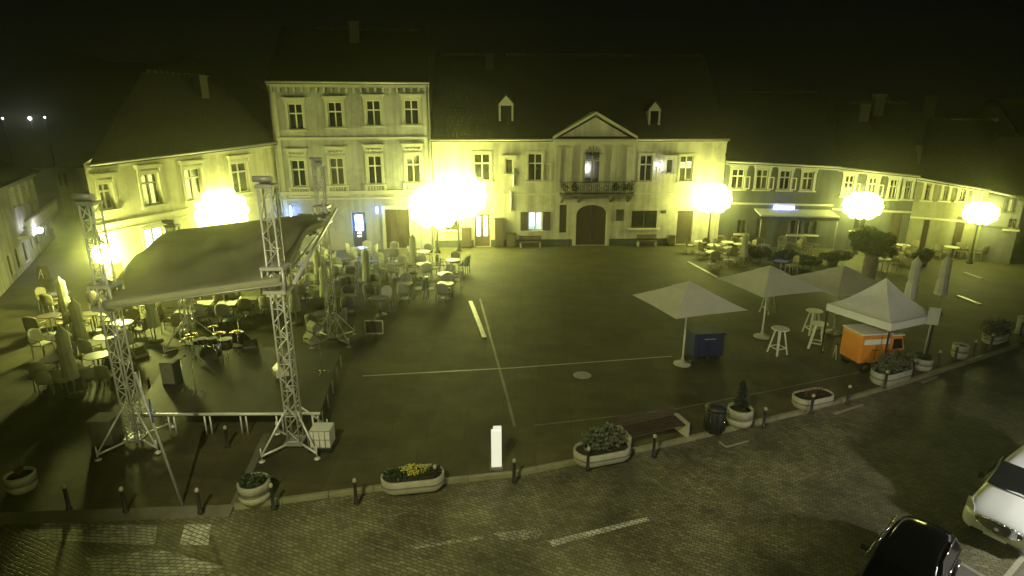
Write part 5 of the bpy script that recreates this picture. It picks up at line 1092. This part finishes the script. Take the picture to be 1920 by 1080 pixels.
def mk_van():
    t = thing('van','white delivery van parked at the near kerb with its oval grille facing the road','van',world=False)
    # front is -x
    q = MB(); W = .92
    secs = [(-2.18,[(.55,.30),(.60,.45),(.55,.72)]),(-2.08,[(.76,.24),(.82,.45),(.78,.82)]),(-1.85,[(.86,.22),(.92,.5),(.86,.95)]),(-1.45,[(.88,.22),(.95,.55),(.86,1.08)]),(-1.10,[(.88,.22),(.95,.6),(.84,1.17)])]
    secs = [(x,[h[0],h[1],h[2],(h[2][0]*.6,h[2][1]+.05),(0.001,h[2][1]+.07)]) for x,h in secs]
    secs += [(-.45,[(.88,.22),(.95,.7),(.80,1.68),(.5,1.74),(.001,1.76)]),(.2,[(.88,.22),(.95,.7),(.80,1.80),(.5,1.84),(.001,1.85)]),(2.1,[(.88,.22),(.95,.7),(.82,1.80),(.5,1.84),(.001,1.85)]),(2.25,[(.84,.3),(.9,.7),(.76,1.72),(.48,1.78),(.001,1.79)])]
    body(q, secs); b = q.build('body', M['carw'], t); ss = b.modifiers.new('s','SUBSURF'); ss.levels = 1; ss.render_levels = 2
    q = MB(); q.add([(-1.04,-.74,1.215),(-1.04,.74,1.215),(-.46,.66,1.745),(-.46,-.66,1.745)],[(0,1,2,3)]); q.add([(-1.1,-.5,1.23),(-1.1,.5,1.23),(-1.04,.74,1.216),(-1.04,-.74,1.216)],[(0,1,2,3)]); q.v = [(x-.05,y,z+.035) for x,y,z in q.v]; o = q.build('windscreen', M['glass'], t); s2 = o.modifiers.new('s','SOLIDIFY'); s2.thickness = .02
    for s in (-1,1):
        q = MB(); q.add([(-.85,s*.915,1.12),(.15,s*.925,1.12),(.15,s*.855,1.62),(-.42,s*.855,1.6)],[(0,1,2,3)]); q.build('side_window', M['glass'], t)
        q = MB(); q.add([(-2.10,s*.56,.79),(-1.96,s*.80,.80),(-1.66,s*.875,.93),(-1.72,s*.80,.99),(-2.0,s*.60,.91)],[(0,1,2,3,4)]); q.v = [(x-.03,y,z+.02) for x,y,z in q.v]; o = q.build('headlight', M['lampg'], t); s2 = o.modifiers.new('s','SOLIDIFY'); s2.thickness = .03
        q = MB(); q.box((-.72,s*1.0,1.2),(.10,.14,.16)); q.build('mirror', M['black'], t, bevel=.03)
    q = MB(); c = Vector((-2.215,0,.70)); q.add([(c.x+.10*abs(math.cos(a))**3, c.y+.50*math.cos(a), c.z+.145*math.sin(a)+.02) for a in [2*PI*k/24 for k in range(24)]],[tuple(range(24))]); o = q.build('grille', M["rubber"], t); s2 = o.modifiers.new("s","SOLIDIFY"); s2.thickness = .04
    q = MB(); R_ = [(c.x-.015+.10*abs(math.cos(a))**3, c.y+.52*math.cos(a), c.z+.16*math.sin(a)+.02) for a in [2*PI*k/24 for k in range(25)]]; q.path(R_,.028,6); q.build('chrome_rim', M['chrome'], o)
    q = MB(); [q.tube((c.x-.03,-.42+.0*k,c.z-.07+k*.045),(c.x-.03,.42,c.z-.07+k*.045),.008,n=4) for k in range(5)]; q.build('grille_bar', M['steel'], o)
    q = MB(); q.lathe((0,0,0),[(.05,0),(.05,.02)],12); q.v = [(c.x-.045-z,x,c.z+y) for x,y,z in q.v]; q.build('badge', M['chrome'], o)
    q = MB(); q.box((-2.19,0,.33),(.08,1.15,.16)); q.build('lower_intake', M['black'], t, bevel=.03); q = MB(); q.box((-2.24,0,.46),(.03,.5,.1)); q.build('number_plate', M['signw'], t)
    wheels(t,(-1.35,1.45),.93,.32); return t
v = mk_van(); v.scale = (.92,.92,.92); v.location = (13.35,12.95,-.12); v.rotation_euler = (0,0,.56)
def mk_car():
    t = thing('car','glossy black car parked ahead of the white van in its own long shadow','car',world=False)
    secs = [(-2.1,[(.5,.3),(.6,.5),(.55,.68),(.3,.7),(.001,.71)]),(-1.95,[(.74,.22),(.84,.5),(.78,.80),(.4,.84),(.001,.85)]),(-1.1,[(.84,.2),(.9,.55),(.82,.95),(.5,1.0),(.001,1.02)]),(-.9,[(.84,.2),(.9,.6),(.80,.98),(.5,1.06),(.001,1.08)]),(-.2,[(.84,.2),(.9,.6),(.66,1.38),(.4,1.43),(.001,1.45)]),(.9,[(.84,.2),(.9,.6),(.66,1.40),(.4,1.45),(.001,1.47)]),(1.5,[(.84,.2),(.88,.65),(.66,1.22),(.4,1.30),(.001,1.32)]),(1.95,[(.76,.25),(.82,.6),(.70,.95),(.4,.98),(.001,1.0)]),(2.08,[(.6,.3),(.68,.55),(.62,.75),(.3,.78),(.001,.8)])]
    q = MB(); body(q, secs); b = q.build('body', M['cark'], t); ss = b.modifiers.new('s','SUBSURF'); ss.levels = 1; ss.render_levels = 2
    q = MB(); q.add([(-.86,-.7,1.10),(-.86,.7,1.10),(-.27,.58,1.43),(-.27,-.58,1.43)],[(0,1,2,3)]); q.v = [(x-.03,y,z+.02) for x,y,z in q.v]; q.build('windscreen', M['glass'], t)
    q = MB(); q.add([(1.48,-.58,1.30),(1.48,.58,1.30),(1.9,.6,1.04),(1.9,-.6,1.04)],[(0,1,2,3)]); q.v = [(x+.04,y,z+.01) for x,y,z in q.v]; q.build('rear_window', M['glass'], t)
    for s in (-1,1):
        q = MB(); q.add([(-.7,s*.865,.98),(1.35,s*.85,.98),(1.1,s*.70,1.33),(-.2,s*.70,1.33)],[(0,1,2,3)]); q.build('side_window', M['glass'], t); q = MB(); q.path([(-.74,s*.878,.97),(1.42,s*.862,.97),(1.12,s*.70,1.35),(-.2,s*.70,1.35),(-.74,s*.878,.97)],.014,5); q.build('window_trim', M['chrome'], t)
        q = MB(); q.sphere((-1.95,s*.62,.68),.11,10,6,.6); q.build('headlight', M['lampg'], t); q = MB(); q.box((-.62,s*1.0,1.0),(.1,.18,.13)); q.build('mirror', M['cark'], t, bevel=.03); q = MB(); q.box((2.03,s*.6,.72),(.08,.2,.12)); q.build('tail_light', M['leafr'], t)
    wheels(t,(-1.3,1.3),.9,.31); return t
v = mk_car(); v.scale = (.80,.80,.80); v.location = (8.85,10.80,-.12); v.rotation_euler = (0,0,.74)
# ------------------------------------------------------------------ haze, sky, camera
hz = MB(); hz.box((0,76,18.5), (330,260,40)); 
hm_ = bpy.data.materials.new('night_haze'); hm_.use_nodes = True; nt = hm_.node_tree
for n_ in list(nt.nodes):
    if n_.type == 'BSDF_PRINCIPLED': nt.nodes.remove(n_)
out = [n_ for n_ in nt.nodes if n_.type == 'OUTPUT_MATERIAL'][0]
pv = nt.nodes.new('ShaderNodeVolumePrincipled'); pv.inputs['Color'].default_value = (.93,.96,.62,1); pv.inputs['Density'].default_value = HAZE; pv.inputs['Anisotropy'].default_value = .945
nt.links.new(pv.outputs['Volume'], out.inputs['Volume'])
ho = hz.build('haze', hm_); ho['kind'] = 'stuff'
w = bpy.data.worlds.new('World'); sc.world = w; w.use_nodes = True; nt = w.node_tree
bg = nt.nodes['Background']; bg.inputs['Color'].default_value = (.55,.62,.5,1); bg.inputs['Strength'].default_value = .0022
cam = bpy.data.cameras.new('camera'); co = bpy.data.objects.new('camera', cam); C.objects.link(co)
co.location = (0,0,CH); co.rotation_euler = (PI/2-PITCH, 0, 0); cam.sensor_width = 36; cam.lens = 36*F/1920; cam.clip_end = 600; cam.clip_start = .1
sc.camera = co
sc.view_settings.view_transform = 'Standard'; sc.view_settings.look = 'None'; sc.view_settings.exposure = 0; sc.view_settings.gamma = 1; sc.view_settings.use_curve_mapping = False
sc.cycles.use_denoising = True; sc.cycles.max_bounces = 5; sc.cycles.volume_bounces = 1; sc.cycles.diffuse_bounces = 3; sc.cycles.glossy_bounces = 3
sc.cycles.use_light_tree = True; sc.cycles.sample_clamp_indirect = 4; sc.cycles.caustics_reflective = False; sc.cycles.caustics_refractive = False
